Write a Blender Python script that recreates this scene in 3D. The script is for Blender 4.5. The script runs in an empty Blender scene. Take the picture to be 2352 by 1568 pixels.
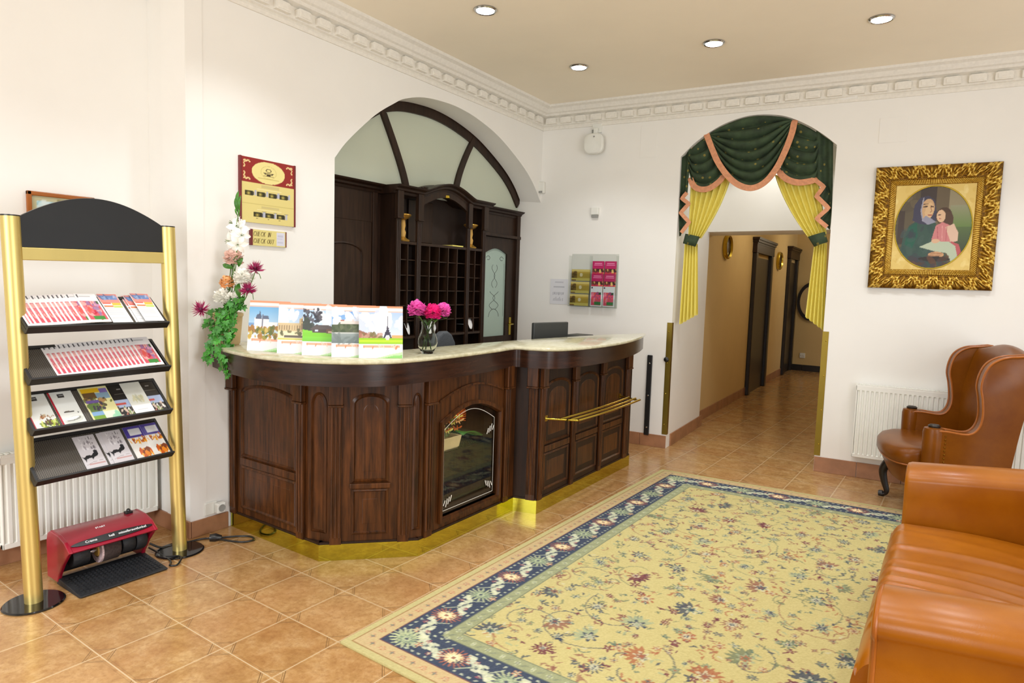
import bpy, math, random
import numpy as np
from mathutils import Matrix, Vector
random.seed(7); RNG = np.random.default_rng(7)
PI = math.pi
COL = bpy.context.scene.collection

# ------------------------------------------------------------------ camera
W, H = 2352, 1568
F, YAW, PIT, ROL = 1514.25, 0.606115, 0.087942, 0.031253
CZ = 1.55
def _camrows():
    fwd = np.array([-math.sin(YAW)*math.cos(PIT), math.cos(YAW)*math.cos(PIT), -math.sin(PIT)])
    right = np.array([math.cos(YAW), math.sin(YAW), 0.])
    up = np.cross(right, fwd)
    rr = right*math.cos(ROL)+up*math.sin(ROL); uu = -right*math.sin(ROL)+up*math.cos(ROL)
    return rr, uu, fwd
CR, CU, CF = _camrows()
CAMP = np.array([0., 0., CZ])
def ray(px, py): return CR*((px-W/2)/F) - CU*((py-H/2)/F) + CF
def at(px, py, ax, val):
    """the point on the real plane axis=val seen at a pixel of the photograph"""
    d = ray(px, py); t = (val-CAMP[ax])/d[ax]; return CAMP+t*d
cam = bpy.data.cameras.new('camera'); camo = bpy.data.objects.new('camera', cam); COL.objects.link(camo)
cam.sensor_width = 36; cam.lens = F/W*36; cam.clip_start = .05
camo.matrix_world = Matrix(((CR[0], CU[0], -CF[0], 0), (CR[1], CU[1], -CF[1], 0), (CR[2], CU[2], -CF[2], CZ), (0, 0, 0, 1)))
bpy.context.scene.camera = camo

class Face:
    """vertical frame: u along a wall, d outwards into the room, z up"""
    def __init__(s, P, Q):
        s.o = np.array([P[0], P[1], 0.]); v = np.array([Q[0]-P[0], Q[1]-P[1], 0.]); s.L = float(np.linalg.norm(v))
        s.u = v/s.L; s.n = np.array([s.u[1], -s.u[0], 0.])
    def p(s, u, z, d=0.): return s.o+s.u*u+s.n*d+np.array([0, 0, z])
    def px(s, x, y, d=0.):
        q = ray(x, y); o = s.o+s.n*d; t = ((o-CAMP)@s.n)/(q@s.n); P = CAMP+t*q-o
        return float(P@s.u), float(P[2])
    def mat(s):   # local x=u, y=-d, z
        return Matrix(((s.u[0], -s.n[0], 0, s.o[0]), (s.u[1], -s.n[1], 0, s.o[1]), (0, 0, 1, 0), (0, 0, 0, 1)))
    def rot(s): return math.atan2(s.u[1], s.u[0])

# ------------------------------------------------------------------ materials
def lin(c):
    c = np.asarray(c, float)
    return np.where(c <= .04045, c/12.92, ((c+.055)/1.055)**2.4)
def rgb(r, g, b): return tuple(float(x) for x in lin(np.array([r, g, b])/255.))+(1.,)
class NT:
    def __init__(s, name):
        s.m = bpy.data.materials.new(name); s.m.use_nodes = True; s.t = s.m.node_tree; s.n = s.t.nodes
        s.b = s.n['Principled BSDF']
    def add(s, typ, **k):
        n = s.n.new(typ)
        for a, v in k.items():
            if a == 'inp':
                for i, x in v.items():
                    if isinstance(x, bpy.types.NodeSocket): s.t.links.new(x, n.inputs[i])
                    else: n.inputs[i].default_value = x
            else: setattr(n, a, v)
        return n
    def math(s, op, a, b=0., c=0.):
        n = s.add('ShaderNodeMath', operation=op, inp={0: a, 1: b, 2: c}); return n.outputs[0]
    def link(s, a, b): s.t.links.new(a, b)
    def mix(s, f, a, b, mode='MIX'):
        n = s.add('ShaderNodeMix', data_type='RGBA', blend_type=mode)
        for i, x in ((0, f), (6, a), (7, b)):
            if isinstance(x, bpy.types.NodeSocket): s.link(x, n.inputs[i])
            else: n.inputs[i].default_value = x
        return n.outputs[2]
    def setb(s, **k):
        for a, v in k.items(): s.b.inputs[a.replace('_', ' ')].default_value = v
    def noise(s, scale, detail=4., rough=.55, vec=None, mapscale=None):
        tc = s.add('ShaderNodeTexCoord'); v = tc.outputs['Object']
        if mapscale: v = s.add('ShaderNodeMapping', inp={0: v, 3: mapscale}).outputs[0]
        if vec is not None: v = vec
        return s.add('ShaderNodeTexNoise', inp={0: v, 2: scale, 3: detail, 4: rough})
    def ramp(s, fac, stops):
        r = s.add('ShaderNodeValToRGB'); e = r.color_ramp.elements
        e[0].position, e[0].color = stops[0]; e[1].position, e[1].color = stops[-1]
        for p, c in stops[1:-1]:
            x = e.new(p); x.color = c
        s.link(fac, r.inputs[0]); return r.outputs[0]
    def bump(s, h, strength=.1, dist=.01):
        n = s.add('ShaderNodeBump', inp={0: strength, 1: dist, 'Height': h}); s.link(n.outputs[0], s.b.inputs['Normal'])
def mat(name, c, rough=.5, metal=0., var=.12, scale=8., bump=0., spec=.5, coat=0., mapscale=None):
    m = NT(name); m.setb(Roughness=rough, Metallic=metal); m.b.inputs['Specular IOR Level'].default_value = spec
    if coat: m.setb(Coat_Weight=coat, Coat_Roughness=.12)
    n = m.noise(scale, 4, .6, mapscale=mapscale)
    c0 = tuple(x*(1-var) for x in c[:3])+(1,); c1 = tuple(min(1, x*(1+var)) for x in c[:3])+(1,)
    m.link(m.ramp(n.outputs[0], [(.3, c0), (.7, c1)]), m.b.inputs['Base Color'])
    if bump: m.bump(n.outputs[0], bump)
    return m.m
def wood(name, c0, c1, rough=.3, mapscale=(14, 14, 1.2)):
    m = NT(name); m.setb(Roughness=rough, Coat_Weight=.04, Coat_Roughness=.2); m.b.inputs['Specular IOR Level'].default_value = .3
    n1 = m.noise(3., 5, .65, mapscale=mapscale); n2 = m.noise(1.6, 2, .5)
    a = m.ramp(n1.outputs[0], [(.3, c0), (.72, c1)])
    b = m.mix(m.ramp(n2.outputs[0], [(.35, (0, 0, 0, 1)), (.7, (.35, .35, .35, 1))]), a, tuple(x*.45 for x in c0[:3])+(1,))
    m.link(b, m.b.inputs['Base Color']); m.bump(n1.outputs[0], .06, .004); return m.m
M = {}
M['wall'] = mat('cream_plaster', rgb(240, 238, 232), .85, var=.015, scale=2., spec=.2)
M['ceil'] = mat('tan_ceiling_paint', rgb(250, 241, 222), .9, var=.02, scale=1.5, spec=.2)
M['stucco'] = mat('white_plaster_moulding', rgb(236, 232, 222), .8, var=.05, scale=40., bump=.25, spec=.25)
M['hallwall'] = mat('ochre_hall_paint', rgb(214, 188, 136), .85, var=.03, scale=2., spec=.2)
M['wood'] = wood('dark_walnut', rgb(34, 18, 8), rgb(104, 60, 27))
M['wood_h'] = wood('dark_walnut_band', rgb(34, 19, 12), rgb(64, 37, 23), .24, (1.5, 1.5, 16))
M['wood_d'] = wood('almost_black_walnut', rgb(28, 16, 9), rgb(54, 33, 20), .45)
M['wood_u'] = wood('unit_walnut', rgb(32, 20, 12), rgb(62, 41, 27), .42)
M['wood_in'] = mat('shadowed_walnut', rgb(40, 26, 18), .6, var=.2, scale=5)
M['blackwood'] = mat('ebonised_wood', rgb(30, 22, 17), .35, var=.25, scale=12)
M['brass'] = mat('polished_brass', rgb(200, 176, 70), .16, 1., var=.08, scale=3)
M['kick'] = mat('brass_skirting', rgb(206, 200, 72), .07, 1., var=.1, scale=2)
M['guard'] = mat('aged_brass', rgb(140, 118, 48), .38, .9, var=.1, scale=3)
M['gold'] = mat('brushed_gold_metal', rgb(214, 192, 118), .36, .8, var=.05, scale=5, mapscale=(1, 1, .05))
M['gilt'] = None
M['white'] = mat('white_enamel', rgb(238, 238, 230), .35, var=.02)
M['plastic'] = mat('white_plastic', rgb(232, 232, 224), .4, var=.02)
M['black'] = mat('black_lacquer', rgb(26, 25, 24), .28, var=.1)
M['blackmat'] = mat('black_powder_coat', rgb(24, 23, 23), .5, var=.2, scale=60)
M['disc'] = mat('black_glass_base', rgb(16, 16, 17), .08, var=.1)
M['rubber'] = mat('black_rubber', rgb(30, 31, 34), .6, var=.3, scale=45, bump=.3)
M['red'] = mat('crimson_shell', rgb(150, 14, 42), .28, var=.06, coat=.4)
M['chrome'] = mat('chrome', rgb(200, 200, 200), .2, 1.)
M['grey'] = mat('dark_grey_plastic', rgb(58, 60, 58), .45, var=.06)
M['greyfab'] = mat('grey_fabric', rgb(70, 74, 78), .85, var=.15, scale=90, bump=.1)
M['paper'] = mat('white_paper', rgb(240, 240, 240), .6, var=.01)
M['felt'] = mat('brush_bristle', rgb(60, 48, 44), .9, var=.4, scale=80, bump=.5)
M['felt_w'] = mat('pale_bristle', rgb(190, 165, 165), .9, var=.3, scale=80, bump=.5)
M['corewood'] = mat('pale_core_wood', rgb(205, 160, 80), .6)
M['green'] = mat('leaf_green', rgb(62, 120, 32), .45, var=.35, scale=25)
M['ivy'] = mat('ivy_green', rgb(56, 130, 36), .4, var=.55, scale=22)
M['stem'] = mat('stem_green', rgb(88, 122, 50), .5, var=.2)
M['maroon'] = mat('maroon_petal', rgb(150, 16, 78), .55, var=.25, scale=30)
M['maroon_c'] = mat('dark_flower_heart', rgb(84, 14, 50), .7)
M['pink'] = mat('hot_pink_petal', rgb(242, 104, 190), .55, var=.22, scale=25)
M['pinkdeep'] = mat('deep_pink_petal', rgb(232, 40, 135), .55, var=.2, scale=25)
M['blush'] = mat('blush_petal', rgb(240, 205, 190), .6, var=.12, scale=25)
M['peach'] = mat('peach_petal', rgb(244, 182, 120), .6, var=.15, scale=25)
M['ivory'] = mat('ivory_petal', rgb(250, 248, 238), .6, var=.04, scale=25)
M['terra'] = mat('pale_clay', rgb(206, 180, 135), .75, var=.12, scale=10)
M['orange'] = mat('orange_petal', rgb(226, 104, 30), .6, var=.3, scale=25)
M['swag'] = None
M['curtain'] = mat('yellow_curtain', rgb(240, 226, 116), .75, var=.07, scale=14, mapscale=(4, 4, .3))
M['peachtrim'] = mat('salmon_braid', rgb(214, 150, 112), .8, var=.15, scale=40)
M['skirt'] = mat('terracotta_skirting', rgb(162, 116, 84), .4, var=.2, scale=7)
M['socketdark'] = mat('socket_recess', rgb(150, 150, 145), .5)
M['soil'] = mat('dark_soil', rgb(50, 38, 28), .9)
M['cork'] = mat('gold_ornament', rgb(205, 160, 72), .3, .7, var=.2, scale=15)

def leather(name, a, b, sp=.36):
    m = NT(name); m.setb(Roughness=.31, Coat_Weight=.08, Coat_Roughness=.25); m.b.inputs['Specular IOR Level'].default_value = sp
    n = m.noise(5., 4, .6); v = m.add('ShaderNodeTexVoronoi', inp={2: 260.})
    tc = m.add('ShaderNodeTexCoord'); m.link(tc.outputs['Object'], v.inputs[0])
    m.link(m.ramp(n.outputs[0], [(.3, a), (.7, b)]), m.b.inputs['Base Color'])
    m.bump(v.outputs[0], .06, .002); return m.m
M['leather'] = leather('tan_leather', rgb(144, 79, 2), rgb(162, 95, 5))
M['leather_w'] = leather('brown_leather', rgb(104, 54, 5), rgb(124, 70, 11), .2)
M['piping'] = leather('leather_piping', rgb(150, 82, 22), rgb(168, 96, 30))

def gilt():
    m = NT('gilded_carving'); m.setb(Roughness=.32, Metallic=.7)
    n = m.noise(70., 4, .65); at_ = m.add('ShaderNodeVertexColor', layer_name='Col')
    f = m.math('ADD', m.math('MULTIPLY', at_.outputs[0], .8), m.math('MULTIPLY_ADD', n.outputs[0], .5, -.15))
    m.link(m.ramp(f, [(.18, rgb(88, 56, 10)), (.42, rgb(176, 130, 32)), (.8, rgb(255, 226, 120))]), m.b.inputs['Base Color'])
    m.bump(n.outputs[0], .5, .006); return m.m
M['gilt'] = gilt()
def swagmat():
    m = NT('green_damask'); m.setb(Roughness=.8)
    tc = m.add('ShaderNodeTexCoord')
    v = m.add('ShaderNodeTexVoronoi', inp={0: tc.outputs['Object'], 2: 15.}); v.inputs['Randomness'].default_value = .5
    n = m.noise(10., 3, .6)
    g = m.ramp(n.outputs[0], [(.3, rgb(34, 48, 32)), (.7, rgb(60, 80, 52))])
    k = m.math('LESS_THAN', v.outputs[0], .17)
    m.link(m.mix(k, g, rgb(128, 118, 54)), m.b.inputs['Base Color']); return m.m
M['swag'] = swagmat()
def marble():
    m = NT('cream_marble'); m.setb(Roughness=.12, Coat_Weight=.3)
    n = m.noise(22., 6, .7); n2 = m.noise(4., 4, .6)
    a = m.ramp(n.outputs[0], [(.35, rgb(172, 166, 132)), (.65, rgb(204, 200, 172))])
    m.link(m.mix(m.ramp(n2.outputs[0], [(.4, (0, 0, 0, 1)), (.75, (.5, .5, .5, 1))]), a, rgb(214, 211, 190)), m.b.inputs['Base Color']); return m.m
M['marble'] = marble()
def frosted(name, c):
    m = NT(name); m.setb(Roughness=.45, Base_Color=c); n = m.noise(1.2, 2)
    m.link(m.ramp(n.outputs[0], [(.3, tuple(x*.93 for x in c[:3])+(1,)), (.7, c)]), m.b.inputs['Base Color']); return m.m
M['frost'] = frosted('frosted_glass', rgb(205, 212, 192))
M['frost_d'] = frosted('etched_door_glass', rgb(176, 198, 186))
def clear(name, tint=(1, 1, 1, 1), r=.0, k=.08):
    m = NT(name); m.n.remove(m.b)
    t = m.add('ShaderNodeBsdfTransparent', inp={0: tint}); g = m.add('ShaderNodeBsdfGlossy', inp={0: (1, 1, 1, 1), 1: .03})
    lw = m.add('ShaderNodeLayerWeight', inp={0: .25}); f = m.math('MULTIPLY_ADD', lw.outputs[0], .05, k*.3)
    x = m.add('ShaderNodeMixShader', inp={0: f}); m.link(t.outputs[0], x.inputs[1]); m.link(g.outputs[0], x.inputs[2])
    m.link(x.outputs[0], m.n['Material Output'].inputs[0]); return m.m
M['glass'] = clear('clear_pane', (.96, .98, .96, 1), k=.05)
M['acrylic'] = clear('clear_acrylic', (.93, .94, .93, 1), k=.04)
def vaseglass():
    m = NT('vase_glass'); m.setb(Roughness=.02, Transmission_Weight=1., IOR=1.18, Base_Color=(.95, .98, .93, 1)); return m.m
M['vaseglass'] = vaseglass()
def emit(name, c, s):
    m = NT(name); m.setb(Emission_Color=c, Emission_Strength=s, Base_Color=(1, 1, 1, 1)); return m.m
M['lens'] = emit('lit_lamp_lens', (1, .98, .93, 1), 22.)
def meshmat():
    m = NT('perforated_steel'); m.setb(Roughness=.45, Metallic=.3)
    tc = m.add('ShaderNodeTexCoord'); mp = m.add('ShaderNodeMapping', inp={0: tc.outputs['Object'], 2: (0, 0, .785), 3: (170, 170, 170)})
    sx = m.add('ShaderNodeSeparateXYZ', inp={0: mp.outputs[0]})
    fx = m.math('SUBTRACT', m.math('FRACT', sx.outputs[0]), .5); fy = m.math('SUBTRACT', m.math('FRACT', sx.outputs[1]), .5)
    r = m.math('SQRT', m.math('ADD', m.math('MULTIPLY', fx, fx), m.math('MULTIPLY', fy, fy)))
    m.link(m.mix(m.math('LESS_THAN', r, .33), rgb(52, 48, 44), rgb(120, 112, 100)), m.b.inputs['Base Color']); return m.m
M['mesh'] = meshmat()
def floormat():
    m = NT('terracotta_tiles')
    tc = m.add('ShaderNodeTexCoord'); sx = m.add('ShaderNodeSeparateXYZ', inp={0: tc.outputs['Object']})
    sz = (.335, .327); off = (-3.119, 1.487); f = []; ids = []
    for i in (0, 1):
        q = m.math('DIVIDE', m.math('SUBTRACT', sx.outputs[i], off[i]), sz[i])
        ids.append(m.math('FLOOR', q)); f.append(m.math('ABSOLUTE', m.math('SUBTRACT', m.math('FRACT', q), .5)))
    edge = m.math('MAXIMUM', f[0], f[1])                 # .5 at a joint
    grout = m.math('GREATER_THAN', edge, .4915)
    s = m.math('ADD', f[0], f[1])                        # 1 at a tile corner
    d1 = m.math('LESS_THAN', m.math('ABSOLUTE', m.math('SUBTRACT', s, .80)), .010)
    d2 = m.math('LESS_THAN', m.math('ABSOLUTE', m.math('SUBTRACT', s, .835)), .006)
    rim = m.math('LESS_THAN', m.math('ABSOLUTE', m.math('SUBTRACT', edge, .462)), .006)
    cv = m.add('ShaderNodeCombineXYZ', inp={0: ids[0], 1: ids[1]})
    wn = m.add('ShaderNodeTexWhiteNoise', inp={0: cv.outputs[0]})
    n1 = m.noise(9., 6, .7); n2 = m.noise(2.5, 3, .6)
    base = m.ramp(n1.outputs[0], [(.3, rgb(146, 106, 58)), (.5, rgb(176, 137, 86)), (.72, rgb(202, 169, 120))])
    base = m.mix(m.ramp(n2.outputs[0], [(.4, (0, 0, 0, 1)), (.7, (.5, .5, .5, 1))]), base, rgb(160, 102, 56))
    base = m.mix(m.math('MULTIPLY', wn.outputs[0], .3), base, rgb(204, 164, 114))
    n3 = m.noise(38., 4, .7); base = m.mix(m.ramp(n3.outputs[0], [(.45, (0, 0, 0, 1)), (.7, (.55, .55, .55, 1))]), base, rgb(140, 96, 56))
    line = m.math('MULTIPLY', m.math('MAXIMUM', d1, m.math('MAXIMUM', d2, m.math('MULTIPLY', rim, .35))), m.math('MULTIPLY', n1.outputs[0], 1.15))
    base = m.mix(line, base, rgb(104, 78, 50))
    base = m.mix(grout, base, rgb(198, 172, 134))
    m.link(base, m.b.inputs['Base Color'])
    m.link(m.math('MULTIPLY_ADD', n1.outputs[0], .22, .1), m.b.inputs['Roughness'])
    h = m.math('SUBTRACT', m.math('MULTIPLY', n1.outputs[0], .25), grout); m.bump(h, .25, .004); return m.m
M['floor'] = floormat()
def painted(name, rough=.4, spec=.4):
    m = NT(name); m.setb(Roughness=rough); m.b.inputs['Specular IOR Level'].default_value = spec
    a = m.add('ShaderNodeVertexColor', layer_name='Col'); m.link(a.outputs[0], m.b.inputs['Base Color']); return m
M['print'] = painted('printed_sheet', .38).m
M['canvas'] = painted('oil_painting', .35).m
def rugmat():
    m = painted('wool_pile', .95, .1); n = m.noise(220., 2, .5); m.bump(n.outputs[0], .5, .004); return m.m
M['rug'] = rugmat()

# ------------------------------------------------------------------ mesh building
class MB:
    def __init__(s): s.v = []; s.f = []; s.T = None
    def tv(s, p):
        if s.T is None: return tuple(float(x) for x in p)
        if callable(s.T): return tuple(float(x) for x in s.T(p))
        return tuple(s.T @ Vector(p))
    def add(s, vs, fs):
        k = len(s.v); s.v += [s.tv(p) for p in vs]; s.f += [tuple(i+k for i in f) for f in fs]; return s
    def box(s, x0, x1, y0, y1, z0, z1):
        return s.add([(x, y, z) for x in (x0, x1) for y in (y0, y1) for z in (z0, z1)],
                     [(0, 1, 3, 2), (4, 6, 7, 5), (0, 4, 5, 1), (2, 3, 7, 6), (0, 2, 6, 4), (1, 5, 7, 3)])
    def prism(s, poly, a, b, f=None):
        """poly in 2D extruded from a to b; f(p,q,t) gives the 3D point (default: p,t,q)"""
        f = f or (lambda p, q, t: (p, t, q)); n = len(poly)
        return s.add([f(p, q, a) for p, q in poly]+[f(p, q, b) for p, q in poly],
                     [tuple(range(n))[::-1], tuple(range(n, 2*n))]+[(i, (i+1) % n, n+(i+1) % n, n+i) for i in range(n)])
    def grid(s, fn, nu, nv, wrap=False):
        vs = [fn(i/(nu-(0 if wrap else 1)), j/(nv-1)) for j in range(nv) for i in range(nu)]; fs = []
        for j in range(nv-1):
            for i in range(nu if wrap else nu-1):
                i2 = (i+1) % nu; fs.append((j*nu+i, j*nu+i2, (j+1)*nu+i2, (j+1)*nu+i))
        return s.add(vs, fs)
    def loft(s, rings, cap=True, close=True):
        n = len(rings[0]); vs = [p for r in rings for p in r]; fs = []
        for j in range(len(rings)-1):
            for i in range(n if close else n-1):
                i2 = (i+1) % n; fs.append((j*n+i, j*n+i2, (j+1)*n+i2, (j+1)*n+i))
        if cap: fs += [tuple(range(n))[::-1], tuple(range((len(rings)-1)*n, len(rings)*n))]
        return s.add(vs, fs)
    def tube(s, pts, r, n=8, cap=True):
        pts = [np.array(p, float) for p in pts]; rings = []; up = None
        for i, p in enumerate(pts):
            t = pts[min(i+1, len(pts)-1)]-pts[max(i-1, 0)]; t = t/(np.linalg.norm(t)+1e-9)
            if up is None: up = np.array([0, 0, 1.]) if abs(t[2]) < .9 else np.array([1., 0, 0])
            a = np.cross(t, up); a /= np.linalg.norm(a)+1e-9; up = np.cross(a, t)
            rr = r[i] if hasattr(r, '__len__') else r
            rings.append([tuple(p+a*rr*math.cos(2*PI*k/n)+up*rr*math.sin(2*PI*k/n)) for k in range(n)])
        return s.loft(rings, cap)
    def lathe(s, prof, n=20, c=(0, 0, 0)):
        return s.loft([[(c[0]+r*math.cos(2*PI*k/n), c[1]+r*math.sin(2*PI*k/n), c[2]+z) for k in range(n)] for r, z in prof])
    def ball(s, c, r, n=10, sq=(1, 1, 1)):
        return s.loft([[(c[0]+sq[0]*r*math.sin(PI*max(.02, min(.98, j/n)))*math.cos(2*PI*k/(2*n)), c[1]+sq[1]*r*math.sin(PI*max(.02, min(.98, j/n)))*math.sin(2*PI*k/(2*n)), c[2]-sq[2]*r*math.cos(PI*j/n)) for k in range(2*n)] for j in range(n+1)])
ROOTM = {}
def wm(o):
    return ROOTM.get(o.name, Matrix.Identity(4))
def link(o, parent):
    COL.objects.link(o)
    if parent is not None: o.parent = parent
def obj(name, mb, m, parent=None, bevel=0., seg=2, smooth=None, world=True, sub=0, solid=0., label=None):
    me = bpy.data.meshes.new(name); me.from_pydata(mb.v, [], mb.f)
    if parent is not None and world: me.transform(wm(parent).inverted())
    import bmesh
    b = bmesh.new(); b.from_mesh(me); bmesh.ops.recalc_face_normals(b, faces=b.faces); b.to_mesh(me); b.free()
    me.materials.append(m); me.update()
    o = bpy.data.objects.new(name, me); link(o, parent)
    if parent is not None: ROOTM[o.name] = wm(parent)
    if solid:
        x = o.modifiers.new('solid', 'SOLIDIFY'); x.thickness = solid; x.offset = 0
    if bevel:
        x = o.modifiers.new('bevel', 'BEVEL'); x.width = bevel; x.segments = seg; x.limit_method = 'ANGLE'; x.angle_limit = .6
    if sub:
        x = o.modifiers.new('sub', 'SUBSURF'); x.levels = sub; x.render_levels = sub
    if smooth is not None:
        me.shade_smooth(); me.set_sharp_from_angle(angle=smooth)
    if label: o['label'] = label
    return o
def thing(name, label, cat, loc=(0, 0, 0), rz=0., group=None):
    o = bpy.data.objects.new(name, None); COL.objects.link(o); o.location = tuple(float(x) for x in loc); o.rotation_euler = (0, 0, rz)
    o.empty_display_size = .05
    ROOTM[o.name] = Matrix.Translation(Vector(tuple(float(x) for x in loc))) @ Matrix.Rotation(rz, 4, 'Z')
    return tag(o, label, cat, group)
def tag(o, label, cat, group=None):
    o['label'] = label; o['category'] = cat
    if group: o['group'] = group
    return o
def struct(name, mb, m, parent=None, **k):
    o = obj(name, mb, m, parent, **k)
    if parent is None: o['kind'] = 'structure'
    return o
def fmb(face):
    """builder whose local coords are (u, d, z) of a wall frame"""
    b = MB(); b.T = lambda p: face.p(p[0], p[2], p[1]); return b
def spline(pts, n):
    P = [np.array(p, float) for p in pts]; P = [2*P[0]-P[1]]+P+[2*P[-1]-P[-2]]; out = []; m = len(P)-3
    for k in range(n):
        t = k/(n-1)*m; i = min(int(t), m-1); t -= i; a, b, c, d = P[i:i+4]
        out.append(.5*((2*b)+(c-a)*t+(2*a-5*b+4*c-d)*t*t+(3*b-a-3*c+d)*t**3))
    return out

# ------------------------------------------------------------------ painting on sheets
class Canvas:
    def __init__(s, nx, ny, bg=(255, 255, 255), ar=1.):
        s.nx, s.ny = nx, ny; s.U, s.V = np.meshgrid(np.linspace(0, 1, nx), np.linspace(0, 1, ny)); s.ar = ar
        s.C = np.empty((ny, nx, 3)); s.C[:] = bg
    def put(s, k, c, a=1.):
        if callable(c): c = c(s.U, s.V)[k]
        s.C[k] = s.C[k]*(1-a)+np.asarray(c, float)*a; return s
    def rect(s, u0, v0, u1, v1, c, a=1.): return s.put((s.U >= u0) & (s.U <= u1) & (s.V >= v0) & (s.V <= v1), c, a)
    def vgrad(s, u0, v0, u1, v1, c0, c1):
        k = (s.U >= u0) & (s.U <= u1) & (s.V >= v0) & (s.V <= v1); t = ((s.V-v0)/(v1-v0))[k][:, None]
        s.C[k] = np.asarray(c0, float)*(1-t)+np.asarray(c1, float)*t; return s
    def ell(s, cx, cy, rx, ry, c, rot=0., a=1., w=None):
        x = (s.U-cx); y = (s.V-cy); X = x*math.cos(rot)+y*math.sin(rot); Y = -x*math.sin(rot)+y*math.cos(rot); q = (X/rx)**2+(Y/ry)**2
        return s.put((q <= 1) if w is None else ((q <= 1) & (q >= (1-w)**2)), c, a)
    def poly(s, pts, c, a=1.):
        k = np.zeros(s.U.shape, bool); n = len(pts)
        for i in range(n):
            x0, y0 = pts[i]; x1, y1 = pts[(i+1) % n]
            if y0 == y1: continue
            k ^= ((s.V >= min(y0, y1)) & (s.V < max(y0, y1)) & (s.U < x0+(s.V-y0)*(x1-x0)/(y1-y0)))
        return s.put(k, c, a)
    def line(s, pts, w, c, a=1.):
        for (x0, y0), (x1, y1) in zip(pts[:-1], pts[1:]):
            dx, dy = x1-x0, (y1-y0)*s.ar; L2 = dx*dx+dy*dy+1e-12; t = np.clip(((s.U-x0)*dx+(s.V-y0)*s.ar*dy)/L2, 0, 1)
            s.put((s.U-x0-t*dx)**2+((s.V-y0)*s.ar-t*dy)**2 <= (w/2)**2, c, a)
        return s
    def blobs(s, n, u0, v0, u1, v1, cols, r0, r1, flat=1., a=.8, seed=1):
        g = random.Random(seed)
        for i in range(n):
            r = g.uniform(r0, r1); s.ell(g.uniform(u0, u1), g.uniform(v0, v1), r, r*flat, g.choice(cols), g.uniform(0, 3), a)
        return s
def sheet_mb(w, h, cv, t=.0015, fn=None):
    """local x 0..w, z 0..h, the picture faces -y"""
    b = MB(); nx, ny = cv.nx, cv.ny; fn = fn or (lambda u, v: (u*w, 0., v*h))
    b.v = [tuple(fn(i/(nx-1), j/(ny-1))) for j in range(ny) for i in range(nx)]
    b.f = [(j*nx+i, j*nx+i+1, (j+1)*nx+i+1, (j+1)*nx+i) for j in range(ny-1) for i in range(nx-1)]
    return b
def sheet(name, w, h, cv, M4, m=None, t=.002, parent=None, back=(235, 235, 235), edge=None):
    """a printed sheet with thickness: painted front grid + rim and back"""
    b = sheet_mb(w, h, cv); nx, ny = cv.nx, cv.ny; k = len(b.v)
    ring = [i for i in range(nx)]+[j*nx+nx-1 for j in range(1, ny)]+[(ny-1)*nx+i for i in range(nx-2, -1, -1)]+[j*nx for j in range(ny-2, 0, -1)]
    b.v += [(b.v[i][0], t, b.v[i][2]) for i in ring]; n = len(ring)
    b.f += [(ring[(i+1) % n], ring[i], k+i, k+(i+1) % n) for i in range(n)]+[tuple(range(k, k+n))]
    me = bpy.data.meshes.new(name); me.from_pydata(b.v, [], b.f); me.materials.append(m or M['print'])
    ca = me.color_attributes.new('Col', 'FLOAT_COLOR', 'POINT')
    c = np.ones((len(b.v), 4), np.float32); c[:nx*ny, :3] = lin(cv.C.reshape(-1, 3)*.95/255.); c[nx*ny:, :3] = lin(np.array(edge or back)/255.)
    ca.data.foreach_set('color', c.ravel())
    o = bpy.data.objects.new(name, me); link(o, parent); o.matrix_local = M4
    if parent is not None: ROOTM[o.name] = wm(parent) @ M4
    return o
def dup(o, M4, label):
    c = o.copy(); COL.objects.link(c); c.matrix_local = M4; c['label'] = label; return c
ORD = 'first second third fourth fifth sixth seventh eighth ninth tenth eleventh twelfth thirteenth fourteenth fifteenth sixteenth seventeenth eighteenth nineteenth twentieth'.split()
# ================================================================== THE ROOM
LWF = Face((-3.66, 2.03), (-3.78, 5.9))          # reception wall, u from the pillar edge to the room corner
BWF = Face((-3.78, 5.9), (.22, 6.3))             # wall with the curtained archway
HLF = Face((-2.52, 7.25), (-2.92, 14.05))        # left wall of the hallway
CEIL = 3.345
NX = -4.06                                        # back of the radiator niche
XR, YB = 2.6, -2.6
# floor
b = MB(); b.add([(-4.6, YB, 0), (XR, YB, 0), (XR, 15, 0), (-4.6, 15, 0)], [(0, 1, 2, 3)])
struct('floor', b, M['floor'])
b = MB(); b.box(-4.6, XR, YB, 7.2, CEIL, CEIL+.1); struct('ceiling', b, M['ceil'])
# reception wall with the big arch
ARCH = [(1.075, 2.377), (1.198, 2.52), (1.451, 2.745), (1.654, 2.88), (1.774, 2.945), (1.976, 3.005), (2.2, 3.032), (2.45, 3.036), (2.745, 2.999), (3.098, 2.904), (3.495, 2.719), (3.712, 2.57), (3.872, 2.40)]
ARCHS = [tuple(p) for p in spline(ARCH, 60)]
def arch_wall(face, u0, u1, ztop, curve, d0, d1):
    b = fmb(face); ua, ub = curve[0][0], curve[-1][0]
    if ua > u0: b.box(u0, ua, d0, d1, 0, ztop)
    if u1 > ub: b.box(ub, u1, d0, d1, 0, ztop)
    n = len(curve); vs = []
    for d in (d0, d1): vs += [(u, d, z) for u, z in curve]+[(u, d, ztop) for u, z in curve]
    fs = []
    for i in range(n-1):
        fs += [(i, i+1, n+i+1, n+i), (2*n+i, 3*n+i, 3*n+i+1, 2*n+i+1), (i, 2*n+i, 2*n+i+1, i+1), (n+i, n+i+1, 3*n+i+1, 3*n+i)]
    return b.add(vs, fs)
struct('wall_left', arch_wall(LWF, 0, 3.874, CEIL, ARCHS, -.24, 0), M['wall'])
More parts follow.
